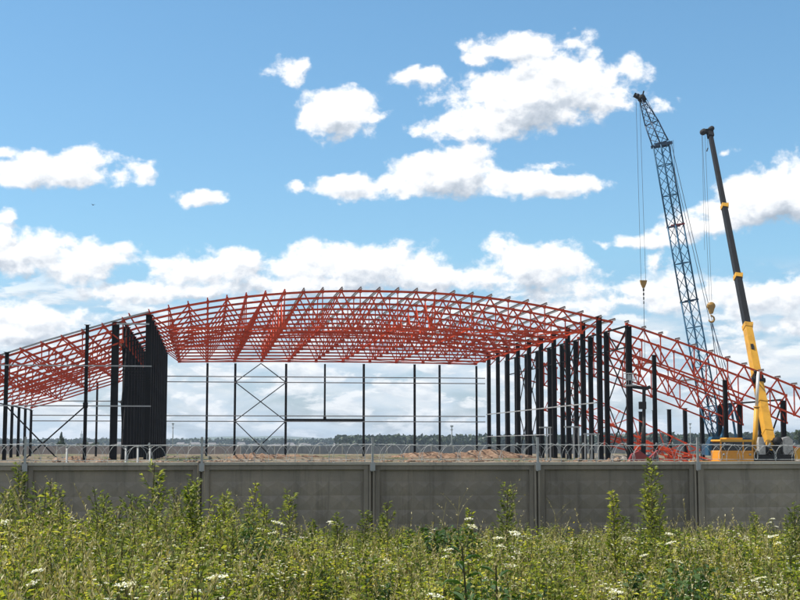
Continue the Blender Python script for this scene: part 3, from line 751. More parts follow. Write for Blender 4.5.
lattice('jib', M['blue_dark'], KNEE + jx * .2, jm, 1.6, 1.35, 3, lc, O, ch=.15, wb=.09); lattice('jib', M['blue_dark'], jm, TIP, 1.35, .45, 4, lc, O, ch=.14, wb=.08)
b = MB(); K = KNEE - O; T_ = TIP - O; sd_ = Vector((ax.z, 0, -ax.x))
for s in (-1, 1): b.beam(K - sd_ * 1.0 + Vector((0, s * .7, 0)), K + sd_ * 1.15 + Vector((0, s * .7, 0)), .22, .35)
b.beam(K + sd_ * .9 + Vector((0, -.8, 0)), K + sd_ * .9 + Vector((0, .8, 0)), .25); b.build('knee_frame', M['blue_dark'], lc)
b = MB(); b.tube([T_ + Vector((0, -.3, .1)), T_ + Vector((0, .3, .1))], .42, 12); b.tube([T_ + Vector((-.5, -.25, .35)), T_ + Vector((-.5, .25, .35))], .26, 10); b.beam(T_ + Vector((-.9, 0, .5)), T_ + Vector((.5, 0, -.2)), .3, .5); b.beam(T_ + Vector((.1, 0, .3)), T_ + Vector((.3, 0, 1.0)), .14)
b.build('tip_sheave', M['black'], lc)
for f, col in ((m1, 0), (m2, 1)):
    b = MB(); q = f - O
    for s in (-1, 1): b.beam(q - sd_ * .85 + Vector((0, s * .8, 0)), q + sd_ * .85 + Vector((0, s * .8, 0)), .12, .2)
    b.build('boom_joint', M['red_sheet'] if col else M['blue_dark'], lc)
APEX = Vector((60.5, CY, 7.6)) - O
b = MB()
for s in (-1, 1):
    b.beam(APEX + Vector((0, s * .4, 0)), Vector((58.75 - O.x, s * 1.1, 3.3)), .24, .24); b.beam(APEX + Vector((.2, s * .4, 0)), Vector((61.6 - O.x, s * 1.1, 2.9)), .2, .2)
b.beam(APEX + Vector((0, -.7, 0)), APEX + Vector((0, .7, 0)), .35); b.beam(APEX + Vector((-.5, -.5, -.15)), APEX + Vector((.4, -.5, .1)), .2)
b.build('gantry', M['blue'], lc)
b = MB()
for s in (-.5, .5):
    b.tube([K + sd_ * 1.1 + Vector((0, s, 0)), APEX + Vector((0, s * .7, 0))], .035, 5); b.tube([K + sd_ * 1.35 + Vector((0, s, .3)), K + Vector((1.75, s, -13))], .025, 4)
b.tube([T_ + Vector((.3, 0, .6)), K + sd_ * 1.2], .03, 5); b.build('pendant', M['cable'], lc)
HK = Vector((50.28, CY, 21.46)) - O
b = MB()
for dx in (-.28, .28): b.tube([T_ + Vector((-.45 + dx * .8, 0, .2)), HK + Vector((dx, 0, .4))], .022, 5)
b.build('hoist_rope', M['cable'], lc)
b = MB(); b.prism([(-.52, .55), (.52, .55), (.40, .15), (.12, -.35), (-.12, -.35), (-.40, .15)], -.22, .22)
hb_ = b.build('hook_block', M['hook'], lc, tuple(HK)); hb_.scale = (.78, .78, 1)
b = MB(); 
for i in range(4): b.tube([(0, 0, -.4 - i * .5), (0, 0, -.72 - i * .5)], .14 - .02 * i, 8)
b.tube([(0, 0, -.35), (0, 0, -9.2)], .035, 5); b.build('sling_chain', M['black'], hb_)
b = MB(); b.prism([(-2.6, 1.65), (2.9, 1.65), (2.9, 3.0), (2.2, 3.6), (-1.2, 3.6), (-1.6, 2.9), (-2.6, 2.9)], -1.4, 1.4); b.box(2.91, 3.7, -1.3, 1.3, 1.5, 3.1)
ho = b.build('machinery_house', M['blue_dark'], lc)
b = MB(); b.prism([(-3.2, 1.6), (-1.7, 1.6), (-1.7, 3.75), (-2.7, 3.75), (-3.2, 2.8)], -2.5, -1.42); co = b.build('cab', M['blue'], lc)
b = MB(); b.box(-2.5, -1.85, -2.52, -2.501, 2.6, 3.5); b.prism([(-3.21, 2.82), (-2.74, 3.66), (-2.70, 3.66), (-3.17, 2.82)], -2.4, -1.5); b.build('window', M['glass_dark'], co)
for s in (-1, 1):
    b = MB(); y = s * 1.9; b.prism([(-2.9, .2), (-2.5, 0), (2.5, 0), (2.9, .2), (3.1, .6), (2.8, 1.05), (-2.8, 1.05), (-3.1, .6)], y - .38, y + .38); b.build('crawler_track', M['rubber'], lc)
b = MB(); b.box(-1.8, 1.8, -1.5, 1.5, .5, 1.2); b.tube([(0, 0, 1.2), (0, 0, 1.66)], 1.0, 20); b.build('undercarriage', M['black'], lc)

# ------------------------------------------------------------------ yellow telescopic mobile crane
GZ0 = .25
O2 = Vector((52.0, 128.0, GZ0))
mc = empty('mobile_crane', O2, 'mobile crane with raised telescopic boom, yellow below and black above, orange cab at its foot', 'crane')
B0 = Vector((53.75, 128.3, 2.5)) - O2; Bq = Vector((53.52, 128.2, 3.38)) - O2; B1 = Vector((57.86, 153.5, 39.19)) - O2
def BP(t): return Bq + (B1 - Bq) * t
bx = (B1 - Bq).normalized()
def boom_sec(name, m, t0, t1, w0, w1, parent=None):
    b = MB(); b.beam(BP(t0), BP(t1), w0, w0 * 1.15, (0, 1, 0), 0, w1, w1 * 1.15)
    return b.build(name, m, parent or mc)
yb = boom_sec('boom_base', M['yellow'], -.035, .325, .82, .70)
b = MB()                                              # flanges, wear plates and dark fittings on the base section
for t in (.02, .10, .18): b.beam(BP(t), BP(t + .004), .86, 1.0, (0, 1, 0))
b.build('boom_rib', M['yellow'], yb)
b = MB(); b.beam(BP(.155), BP(.175), .95, .9, (0, 1, 0)); b.tube([BP(.165) + Vector((-.65, -.2, 0)), BP(.165) + Vector((.65, -.2, 0))], .26, 10); b.beam(BP(.255) + Vector((-.1, -.52, 0)), BP(.27) + Vector((-.1, -.52, 0)), .3, .14)
b.build('boom_fitting', M['black'], yb)
s1 = boom_sec('boom_section', M['black'], .326, .485, .62, .60); s2 = boom_sec('boom_section', M['black'], .486, .725, .55, .52); s3 = boom_sec('boom_section', M['black'], .726, .995, .46, .42)
for t, w in ((.325, .80), (.482, .72), (.722, .64)):
    b = MB(); b.beam(BP(t - .006), BP(t + .006), w, w * 1.12, (0, 1, 0)); b.beam(BP(t - .004) + Vector((w * .5, -.1, 0)), BP(t + .012) + Vector((w * .7, -.1, 0)), .22); b.build('boom_collar', M['yellow'], mc)
H_ = B1
b = MB(); b.beam(H_ + Vector((-.85, 0, .12)), H_ + Vector((.3, 0, .25)), .5, .55); b.beam(H_ - bx * .7, H_ + bx * .25, .62, .7, (0, 1, 0)); hd = b.build('boom_head', M['black'], mc)
b = MB(); b.tube([H_ + Vector((-.8, -.28, .1)), H_ + Vector((-.8, .28, .1))], .36, 14); b.build('sheave', M['rubber'], hd); b = MB(); b.tube([H_ + Vector((.15, -.3, .5)), H_ + Vector((.15, .3, .5))], .3, 14); b.build('sheave', M['rubber'], hd)
b = MB(); HB = Vector((57.49, 153.5, 18.85)) - O2
for dx in (-.95, -.62): b.tube([H_ + Vector((dx, 0, 0)), HB + Vector((.1 * (1 if dx > -.8 else -1.6), 0, .6))], .02, 5)
b.tube([H_ + Vector((-.95, .1, 0)), H_ + Vector((-.95, .1, -13.8))], .018, 4); b.tube([H_ + Vector((-.3, 0, -1.8)), H_ + Vector((-.45, 0, -2.2))], .07, 6)
b.tube([H_ + Vector((-.3, 0, 0)), H_ + Vector((-.3, 0, -1.8))], .02, 4)
b.build('hoist_rope', M['cable'], mc)
b = MB(); b.tube([(0, -.2, 0), (0, .2, 0)], .46, 18); b.prism([(-.42, .1), (.42, .1), (.26, -.5), (.12, -.9), (-.12, -.9), (-.26, -.5)], -.27, .27); hk2 = b.build('hook_block', M['hook'], mc, tuple(HB))
b = MB(); pts = [(0, 0, -1.0), (0, 0, -1.15)] + [(.0 + .36 * sin(a), 0, -1.5 + .36 * cos(a)) for a in [radians(q) for q in (20, 60, 100, 140, 180, 220, 255)]]
b.tube(pts, .1, 8, radii=[.09, .1, .1, .11, .12, .13, .12, .09, .04]); b.build('hook', M['hook'], hk2)
b = MB(); S0 = HB + Vector((0, 0, -1.85))
for q in (Vector((59.1, 155.6, 7.75)), Vector((59.15, 150.6, 7.75))): b.tube([S0, q - O2], .045, 5)
b.build('sling', M['blue_dark'], mc)
# superstructure
b = MB(); b.box(-.9, 3.4, -1.25, 1.25, 1.15, 1.75); b.prism([(.7, 1.75), (2.7, 1.75), (2.4, 2.9), (1.5, 3.1), (1.0, 2.5)], -.5, -.38); b.prism([(.7, 1.75), (2.7, 1.75), (2.4, 2.9), (1.5, 3.1), (1.0, 2.5)], .6, .72)
b.build('turntable_frame', M['black'], mc)
b = MB(); b.prism([(2.3, 1.76), (3.3, 1.76), (3.3, 3.1), (2.9, 3.45), (2.3, 3.3)], -1.2, -.55); b.build('engine_cover', M['white'], mc); b = MB(); b.box(-.1, .55, -1.2, -.6, 1.76, 2.9); b.prism([(-.1, 2.9), (.5, 2.9), (.35, 3.4), (0, 3.4)], -1.1, -.65)
b.build('engine_cover', M['white'], mc)
b = MB(); b.box(1.3, 2.25, -1.24, -.7, 1.76, 2.6); b.tube([(1.9, -1.1, 3.0), (1.9, -.6, 3.0)], .42, 16); b.tube([(.9, -1.0, 2.2), (.9, -.5, 2.2)], .4, 16); b.build('winch', M['black'], mc)
b = MB(); b.box(3.42, 4.3, -1.2, 1.2, 1.3, 2.4); b.build('counterweight', M['yellow'], mc)
b = MB()
r_ = np.random.RandomState(5)
for i in range(9):
    x = r_.uniform(-.1, 3.3); z = r_.uniform(1.9, 3.3); b.tube([(x, -1.3, z), (x + r_.uniform(-.4, .4), -1.36, z - .35), (x + r_.uniform(-.7, .7), -1.3, 1.7)], .035, 5)
b.build('hose', M['rubber'], mc)
c0_ = Vector((52.35, 127.6, 9.9)) - O2; c1_ = Vector((51.75, 127.6, 1.9)) - O2; cm = c0_ + (c1_ - c0_) * .43
b = MB(); b.tube([cm, c1_], .24, 14); b.tube([cm, cm + (c0_ - cm) * .03], .3, 14); cy = b.build('lift_cylinder', M['yellow'], mc)
b = MB(); b.tube([cm, c0_], .15, 12); b.build('piston_rod', M['chrome'], cy)
b = MB(); b.tube([c0_ + Vector((-.3, 0, 0)), BP(.185)], .16, 8); b.build('boom_fitting', M['black'], mc)
# cab: orange below, dark glass round it, pale roof with rounded ends
cx0, cx1 = -4.05, -.75
def rr(x0, x1, z0, z1, r, n=4, low=.08):
    P_ = []
    for cx, cz, a0, rr_ in ((x1 - low, z0 + low, -90, low), (x1 - r, z1 - r, 0, r), (x0 + r, z1 - r, 90, r), (x0 + low, z0 + low, 180, low)):
        for i in range(n + 1):
            a = radians(a0 + 90 * i / n); P_.append((cx + rr_ * cos(a), cz + rr_ * sin(a)))
    return P_
b = MB(); b.prism(rr(cx0, cx1, 1.05, 2.12, .06), -1.45, 1.0); b.box(cx0 + .04, cx1 - .04, -1.48, -1.451, 1.95, 2.03)
cab = b.build('cab', M['orange'], mc)
b = MB(); b.prism(rr(cx0 + .1, cx1 - .06, 2.121, 2.98, .2), -1.38, .95); gl = b.build('window', M['glass_dark'], cab)
b = MB(); b.prism(rr(cx0 + .02, cx1 + .02, 2.95, 3.16, .1), -1.5, 1.02); b.prism(rr(cx0 + .8, cx1 - .9, 3.161, 3.34, .08), -1.1, .6); b.build('roof', M['yellow'], cab)
b = MB()
for x in (cx0 + .06, cx0 + 2.25, cx1 - .14): b.box(x, x + .11, -1.43, -1.381, 2.121, 2.96)
b.build('pillar', M['orange'], cab)
b = MB(); b.tube([(cx0 + .2, -1.52, 2.2), (cx0 + 1.3, -1.52, 2.75)], .02, 5); b.build('wiper', M['black'], cab)
b = MB()
for x in (cx0 + .35, cx1 - .35): b.tube([(x, -1.50, 1.75), (x, -1.47, 1.75)], .11, 12)
b.build('lamp', M['white'], cab)
# carrier below the fence line
b = MB(); b.box(-6.2, 6.2, -1.15, 1.15, .75, 1.14); b.box(-7.9, -6.21, -1.2, 1.2, .5, .75); b.build('chassis', M['yellow'], mc)
for x in (-5.4, -3.9, 1.6, 3.0, 4.6):
    for s in (-1, 1):
        b = MB(); b.tube([(x, s * .85, .5), (x, s * 1.25, .5)], .5, 20); w_ = b.build('wheel', M['rubber'], mc); b = MB(); b.tube([(x, s * 1.251, .5), (x, s * 1.27, .5)], .26, 12); b.build('rim', M['white'], w_)
for x in (-2.5, 5.8):
    b = MB(); b.box(x - .15, x + .15, -2.8, 2.8, .55, .74)
    for s in (-1, 1): b.tube([(x, s * 2.7, .54), (x, s * 2.7, 0)], .09, 8); b.tube([(x, s * 2.7, .05), (x, s * 2.7, 0)], .28, 12)
    b.build('outrigger', M['black'], mc)

# ------------------------------------------------------------------ boom lift beside the right column row
O3 = Vector((40.7, 127.0, 1.25 - .0))
bl = empty('boom_lift', O3, 'dark boom lift with a grey work basket raised beside the tall black column', 'boom lift')
b = MB(); b.tube([(0, 0, .7), (.05, 0, 4.3)], .17, 8); b.tube([(-.25, 0, .6), (-.1, 0, 3.4)], .1, 8); b.build('lower_arm', M['black'], bl)
b = MB(); b.beam((.05, 0, 4.2), (.1, 0, 6.9), .26); b.box(-.38, .22, -.25, .25, 5.0, 5.7); b.build('upper_arm', M['black'], bl)
b = MB(); b.beam((.35, 0, 6.95), (-1.0, 0, 7.1), .3, .3); b.beam((.7, 0, 7.1), (.2, 0, 6.9), .35, .3); b.build('fly_arm', M['black'], bl)
b = MB(); bs = (-1.75, -.75)
for z in (7.25, 7.75, 8.35):
    for y in (-.45, .45): b.tube([(bs[0], y, z), (bs[1], y, z)], .03, 5)
    for x in bs: b.tube([(x, -.45, z), (x, .45, z)], .03, 5)
for x in (bs[0], -1.25, bs[1]):
    for y in (-.45, .45): b.tube([(x, y, 7.2), (x, y, 8.35)], .028, 5)
b.box(bs[0], bs[1], -.45, .45, 7.16, 7.22); b.box(bs[0] + .1, bs[0] + .5, -.47, -.455, 7.7, 8.2); b.build('basket', M['galv'], bl)
b = MB(); b.box(-1.0, 1.0, -.8, .8, .42, .75); b.build('chassis', M['blue'], bl)
for x in (-.75, .75):
    for s in (-1, 1): b = MB(); b.tube([(x, s * .78, .36), (x, s * 1.02, .36)], .36, 16); b.build('wheel', M['rubber'], bl)

# ------------------------------------------------------------------ grey portal frames standing in front of the black columns
pl = ['tallest narrow grey frame, leftmost of the three between the black columns', 'middle grey frame of the three between the black columns', 'lower grey frame, rightmost of the three between the black columns']
for (x0, x1, h, k), lb in zip(((30.55, 31.45, 3.15, 2), (32.9, 34.15, 3.2, 2), (34.75, 36.0, 2.55, 3)), pl):
    r = empty('portal_frame', (x0, 126, 1.3), lb, 'frame', 'grey frames between the columns')
    for i in range(k):
        x = (x1 - x0) * (i / (k - 1) if k > 1 else 0); x = .62 * (x1 - x0) if (k == 2 and i == 0) else x
        b = MB(); b.box(x - .06, x + .06, -.05, .05, -.3, h - .001); b.box(x - .13, x + .13, -.12, .12, -.05, .02); b.build('leg', M['grey_steel'], r)
    b = MB(); b.box(-.12, x1 - x0 + .12, -.1, .1, h, h + .13); b.build('crossbar', M['grey_steel'], r)

# ------------------------------------------------------------------ distant trees, wood and town
def leaf_cloud(n, fn, size, rs):
    """n random quads at points given by fn(rs, n) -> (n,3)"""
    P = fn(rs, n); a = rs.normal(size=(n, 3)); a /= np.linalg.norm(a, axis=1)[:, None]
    b_ = np.cross(a, rs.normal(size=(n, 3))); b_ /= np.linalg.norm(b_, axis=1)[:, None]
    s = size * rs.uniform(.6, 1.4, (n, 1))
    V = np.stack([P - a * s, P - b_ * s * .8, P + a * s, P + b_ * s * .8], 1).reshape(-1, 3)
    return V, np.arange(4 * n).reshape(-1, 4)
def ell(c, r, shell=.55):
    def fn(rs, n):
        d = rs.normal(size=(n, 3)); d /= np.linalg.norm(d, axis=1)[:, None]
        return np.array(c) + d * np.array(r) * (rs.uniform(shell, 1, (n, 1)))
    return fn
def forest(name, x0, x1, y0, y1, n, h, label, seed, m='forest', gap=0.):
    rs = np.random.RandomState(seed); Vs = []; Fs = []; off = 0
    for i in range(n):
        x = rs.uniform(x0, x1); y = rs.uniform(y0, y1)
        if gap and vnoise(np.array([x]), np.array([0.]), 120, seed)[0] < gap - .5: continue
        hh = h * rs.uniform(.7, 1.12); w = hh * rs.uniform(.22, .38)
        q = 46; V, F = leaf_cloud(q, ell((x, y, hh * .55), (w, w, hh * .46), .4), hh * .16, rs)
        Vs.append(V); Fs.append(F + off); off += len(V)
    o = link_mesh(name, np_mesh(name, np.concatenate(Vs), np.concatenate(Fs), [M[m]])); tag(o, label, 'woodland', kind='stuff')
forest('dark_wood', 110, 470, 1080, 1180, 900, 10.2, 'dark belt of woodland on the skyline behind the middle of the hall', 1)
forest('dark_wood', 300, 620, 960, 1060, 800, 11.0, 'dark belt of woodland on the skyline behind the cranes', 2)
forest('dark_wood', -420, 270, 2050, 2200, 950, 12.0, 'thin far line of trees low on the skyline at the left', 3)
def tree(x, y, h, w, label, seed, conic=False):
    z = float(gz(x, y)); r = empty('pine_tree' if conic else 'broadleaf_tree', (x, y, z), label, 'tree', 'single trees beyond the far wall')
    rs = np.random.RandomState(seed); b = MB(); b.tube([(0, 0, -.2), (.05 * h / 8, 0, h * .4), (0, 0, h * .9)], .1, 6, radii=[h * .03, h * .022, h * .006])
    for i in range(7):
        a = rs.uniform(0, 6.28); z0 = h * rs.uniform(.3, .75); b.tube([(0, 0, z0), (cos(a) * w * .6, sin(a) * w * .6, z0 + h * .12)], .05, 4, radii=[h * .01, h * .003])
    b.build('trunk', M['bark'], r); Vs = []; Fs = []; off = 0
    for i in range(16):
        t = rs.uniform(.2, 1); ww = w * (1.05 - t) if conic else w * .55; a = rs.uniform(0, 6.28); d = (w * (1 - t) * .6 if conic else w * .6) * rs.uniform(.2, 1)
        V, F = leaf_cloud(130, ell((cos(a) * d, sin(a) * d, h * (.2 + .75 * t)), (ww * .6, ww * .6, h * .13), .3), h * .03, rs); Vs.append(V); Fs.append(F + off); off += len(V)
    link_mesh('crown', np_mesh('crown', np.concatenate(Vs), np.concatenate(Fs), [M['tree_leaf']]), r)
tree(-50, 500, 7.2, 2.6, 'small dark conical tree on the skyline left of the city towers', 11, True)
tree(-43, 500, 3.9, 3.2, 'low round green tree left of the black column mass, below the smaller tower', 12)
tree(-40.4, 520, 3.7, 2.8, 'low round green tree nearest the black column mass', 13)
tree(205, 480, 7.6, 3.6, 'round tree on the skyline right of the yellow crane', 14)
tree(213, 480, 8.6, 4.4, 'tallest round tree at the right edge of the skyline', 15)
tree(197, 520, 6.2, 3.0, 'low round tree just right of the yellow crane boom', 16)

# city towers and small pale houses, all kilometres away
def tower(x, y, segs, label):
    r = empty('city_tower', (x, y, -.5), label, 'tower', 'city towers on the left skyline'); b = MB(); z = 0
    for w, h in segs: b.box(-w / 2, w / 2, -w / 2, w / 2, z, z + h); z += h + .01
    b.build('wall', M['hill'] if False else M['house_wall'], r); b = MB(); z = 1.5
    w, h = segs[0]
    while z < h - 1: b.box(-w / 2 + .4, w / 2 - .4, -w / 2 - .05, -w / 2 - .01, z, z + 1.6); z += 3.4
    b.build('window', M['window'], r)
tower(-302, 3500, ((9, 22), (5.5, 9), (1.6, 7)), 'tall slim bluish city tower with a spire on the left skyline')
tower(-250, 3500, ((9, 20), (3, 3)), 'shorter flat city tower right of the slim one')
tower(-240, 3500, ((14, 16),), 'low broad city block right of the towers')
for i in range(34):
    rs = np.random.RandomState(100 + i); px = rs.uniform(165, 370) if i < 24 else rs.uniform(0, 160); Y = rs.uniform(1500, 2100)
    t = math.tan(YAW + math.atan((px - 400) / FPX)); x = Y * t
    if i == 0:
        hs = empty('far_house', (x, Y, 0), 'pale house with a pitched roof among many on the far horizon', 'house', 'pale houses on the horizon')
        b = MB(); b.box(-7, 7, -4, 4, 0, 5.2); hw = b.build('wall', M['house_wall'], hs)
        b = MB(); b.prism([(-4.6, 5.21), (4.6, 5.21), (0, 8)], -7.4, 7.4, axis='x'); b.build('roof', M['house_roof'], hs)
        b = MB()
        for q in (-5, -2, 2, 5): b.box(q - .7, q + .7, -4.06, -4.01, 1.6, 3.4)
        b.build('window', M['window'], hs); proto_h = hs
    else:
        hs = copy_tree(proto_h); hs.location = (x, Y, 0)
    s = rs.uniform(.4, .8); hs.scale = (s * rs.uniform(.8, 1.6), s, s * rs.uniform(.8, 1.2)); hs.rotation_euler = (0, 0, rs.uniform(-.5, .5))
def mast(x, y, z, r, label, name='mast', cap=False):
    b = MB(); b.tube([(0, 0, -.3), (0, 0, z * .6), (0, 0, z)], r, 8, radii=[r * 1.3, r, r * .75])
    b.box(-r * 2.2, r * 2.2, -r * 2, r * 2, z, z + r * 2.5); b.box(-r * 1.8, r * 1.8, -r * 1.6, r * 1.6, z * .86, z * .86 + r * 1.5)
    tag(b.build(name, M['grey_steel'], None, (x, y, 0)), label, 'mast', 'thin masts on the horizon')
mast(158.75, 900, 14.6, .42, 'thin dark chimney mast rising from the wood behind the middle of the hall')
mast(-16.3, 700, 13.0, .25, 'thin mast right of the black column mass')
mast(213.7, 600, 12.0, .22, 'thin mast behind the leaning red trusses')

# a bird in flight, far up at the left
bd = MB(); bd.tube([(-.22, 0, 0), (-.1, 0, .02), (.05, 0, .02), (.17, 0, .03), (.24, 0, .03)], .05, 8, radii=[.012, .05, .065, .04, .01])
bird = bd.build('bird', M['black'], None)
for s in (-1, 1):
    w_ = MB(); w_.add([(-.06, s * .03, .03), (.08, s * .03, .03), (.06, s * .3, .14), (-.04, s * .3, .13), (-.1, s * .62, .06)], [(0, 1, 2, 3), (3, 2, 4)]); w_.build('wing', M['black'], bird)
f_ = Vector((sin(YAW) * cos(PITCH), cos(YAW) * cos(PITCH), sin(PITCH))); r__ = Vector((cos(YAW), -sin(YAW), 0)); d_ = f_ * FPX + r__ * (93 - 400) + r__.cross(f_) * (300 - 205)
bird.location = Vector((0, 0, EYE)) + d_.normalized() * 210; bird.rotation_euler = (.2, -.1, .9)
tag(bird, 'tiny dark bird flying in the blue sky at the left', 'bird')

# ------------------------------------------------------------------ haze: far hills pale to blue
hz = MB(); hz.box(-9000, 9000, -120, 7500, -6, 62); ho_ = hz.build('haze', [])
hm = bpy.data.materials.new('haze_air'); hm.use_nodes = True; ht = hm.node_tree; ht.nodes.clear()
pv = ht.nodes.new('ShaderNodeVolumePrincipled'); pv.inputs['Color'].default_value = (.70, .84, 1, 1); pv.inputs['Density'].default_value = 1.2e-4; pv.inputs['Anisotropy'].default_value = .2
ho2 = ht.nodes.new('ShaderNodeOutputMaterial'); ht.links.new(pv.outputs[0], ho2.inputs['Volume']); ho_.data.materials.append(hm)
tag(ho_, 'pale summer haze over the plain', 'haze', kind='stuff')

# ------------------------------------------------------------------ meadow weeds on the bank
def frame_from(d):
    d = d / np.linalg.norm(d, axis=-1, keepdims=True)
    a = np.cross(d, np.array([0, 0, 1.])); nrm = np.linalg.norm(a, axis=-1, keepdims=True); a = np.where(nrm < 1e-3, np.array([1., 0, 0]), a / np.maximum(nrm, 1e-3))
    return a
class Plant:
    """collects leaf quads and stem quads as numpy rows, with a material slot for each"""
    def __init__(s): s.V = []; s.mi = []
    def quad(s, a, b, c, d, mi): s.V.append([a, b, c, d]); s.mi.append(mi)
    def leaf(s, p, d, L, w, mi, droop=.25, rs=None):
        p = np.array(p, float); d = np.array(d, float); d /= np.linalg.norm(d) + 1e-9
        a = np.cross(d, [0, 0, 1.]); n_ = np.linalg.norm(a); a = a / n_ if n_ > 1e-3 else np.array([1., 0, 0])
        if rs is not None:
            th = rs.uniform(-1.2, 1.2); nrm = np.cross(a, d); a = a * cos(th) + nrm * sin(th)
        mid = p + d * L * .5; tip = p + d * L + np.array([0, 0, -droop * L])
        s.quad(p, mid + a * w / 2, tip, mid - a * w / 2, mi)
    def strip(s, pts, w0, w1, mi, az=0.):
        pts = [np.array(q, float) for q in pts]; n = len(pts) - 1; a = np.array([cos(az), sin(az), 0])
        for i in range(n):
            wa = w0 + (w1 - w0) * i / n; wb = w0 + (w1 - w0) * (i + 1) / n
            s.quad(pts[i] - a * wa / 2, pts[i] + a * wa / 2, pts[i + 1] + a * wb / 2, pts[i + 1] - a * wb / 2, mi)
    def stem(s, pts, w0, w1, mi):
        s.strip(pts, w0, w1, mi, 0.); s.strip(pts, w0, w1, mi, 1.57)
    def arr(s): return np.array(s.V, float), np.array(s.mi, int)
def curve(p, az, lean, L, n, bend=0.):
    pts = [np.array(p, float)]; a = lean
    for i in range(n):
        a += bend / n; pts.append(pts[-1] + np.array([sin(a) * cos(az), sin(a) * sin(az), cos(a)]) * L / n)
    return pts
def along(pts, t):
    t = max(0, min(.9999, t)) * (len(pts) - 1); i = int(t); f = t - i; return pts[i] * (1 - f) + pts[i + 1] * f
MATS = ['leaf', 'leaf_grey', 'leaf_dark', 'leaf_yellow', 'grass', 'straw', 'stem', 'petal', 'petal_yellow', 'rust_leaf']
MI = {k: i for i, k in enumerate(MATS)}; ML = [M[k] for k in MATS]

def wormwood(rs, h=1.2, dens=1., lm='leaf_grey', narrow=False):
    P = Plant(); az = rs.uniform(0, 6.28); st = curve((0, 0, 0), az, rs.uniform(0, .10), h, 8, rs.uniform(-.08, .16)); P.stem(st, .011, .004, MI['stem'])
    nb = int(24 * dens)
    for i in range(nb):
        t = .18 + .8 * i / nb; p = along(st, t); a = i * 2.4 + rs.uniform(-.4, .4); L = h * (.26 * (1.12 - t) + .035) * rs.uniform(.7, 1.2) * (.6 if narrow else 1)
        br = curve(p, a, rs.uniform(.55, .8), L, 3, -.4); P.strip(br, .0045, .002, MI['stem'], a)
        for j in range(int(12 + 11 * (1 - t))):
            q = along(br, rs.uniform(.1, 1)); b_ = a + rs.uniform(-1.3, 1.3); P.leaf(q, (cos(b_), sin(b_), rs.uniform(.2, 1.1)), rs.uniform(.028, .062) * (1.2 - .5 * t), rs.uniform(.006, .0125), MI[lm], .2, rs)
    for i in range(int(26 * dens)):
        t = rs.uniform(.1, .99); p = along(st, t); b_ = rs.uniform(0, 6.28); P.leaf(p, (cos(b_), sin(b_), rs.uniform(.2, 1.)), rs.uniform(.04, .09) * (1.2 - .7 * t), rs.uniform(.008, .02), MI[lm], .3, rs)
    return P.arr()
def leafy(rs, h=.8, lm='leaf', L0=.080, w0=.030, n=46, br=4, fl=None):
    P = Plant(); st = curve((0, 0, 0), rs.uniform(0, 6.28), rs.uniform(0, .18), h, 6, rs.uniform(-.1, .2)); P.stem(st, .008, .003, MI['stem'])
    for i in range(n):
        t = .12 + .86 * i / n; p = along(st, t); a = i * 2.4; L = L0 * (1.15 - .7 * t) * rs.uniform(.7, 1.25); P.leaf(p, (cos(a), sin(a), rs.uniform(.15, .8)), L, w0 * L / L0, MI[lm], rs.uniform(.1, .5), rs)
    for k in range(br):
        a = rs.uniform(0, 6.28); b_ = curve(along(st, rs.uniform(.4, .85)), a, .6, h * rs.uniform(.15, .3), 3, -.4); P.strip(b_, .004, .002, MI['stem'], a)
        for j in range(8): q = along(b_, rs.uniform(.1, 1)); c = rs.uniform(0, 6.28); P.leaf(q, (cos(c), sin(c), rs.uniform(.1, .9)), L0 * rs.uniform(.4, .7), w0 * .5, MI[lm], .2, rs)
        if fl:
            for j in range(5):
                q = b_[-1] + rs.normal(size=3) * .012; c = rs.uniform(0, 6.28); P.leaf(q, (cos(c), sin(c), .4), .016, .013, MI[fl], 0, rs)
    return P.arr()
def grass_tuft(rs, h=.8, n=13, seed=True, lm='grass'):
    P = Plant()
    for i in range(n):
        az = rs.uniform(0, 6.28); p = (rs.uniform(-.05, .05), rs.uniform(-.05, .05), 0); c = curve(p, az, rs.uniform(.03, .25), h * rs.uniform(.5, 1.05), 5, rs.uniform(.2, 1.1)); P.strip(c, .007, .0015, MI[lm], az + 1.57)
    if seed:
        for i in range(3):
            az = rs.uniform(0, 6.28); c = curve((0, 0, 0), az, rs.uniform(.02, .15), h * rs.uniform(1., 1.35), 6, rs.uniform(.1, .7)); P.strip(c, .004, .002, MI['straw'], az)
            for j in range(16): q = along(c, rs.uniform(.8, 1)); b_ = rs.uniform(0, 6.28); P.leaf(q, (cos(b_), sin(b_), 1.6), .022, .006, MI['straw'], .1, rs)
    return P.arr()
def umbel_head(P, c, R, rs, mi, n=60, dome=.18, fs=.011):
    tx, ty = rs.uniform(-.35, .35, 2)
    for i in range(n):
        r = R * sqrt(rs.rand()); a = rs.uniform(0, 6.28); q = c + np.array([r * cos(a), r * sin(a), dome * R * (1 - (r / R) ** 2) + rs.uniform(-.004, .004) + r * (cos(a) * tx + sin(a) * ty)])
        b_ = rs.uniform(0, 6.28); P.leaf(q, (cos(b_), sin(b_), rs.uniform(-.15, .45)), fs * rs.uniform(.8, 1.3), fs, mi, 0, rs)
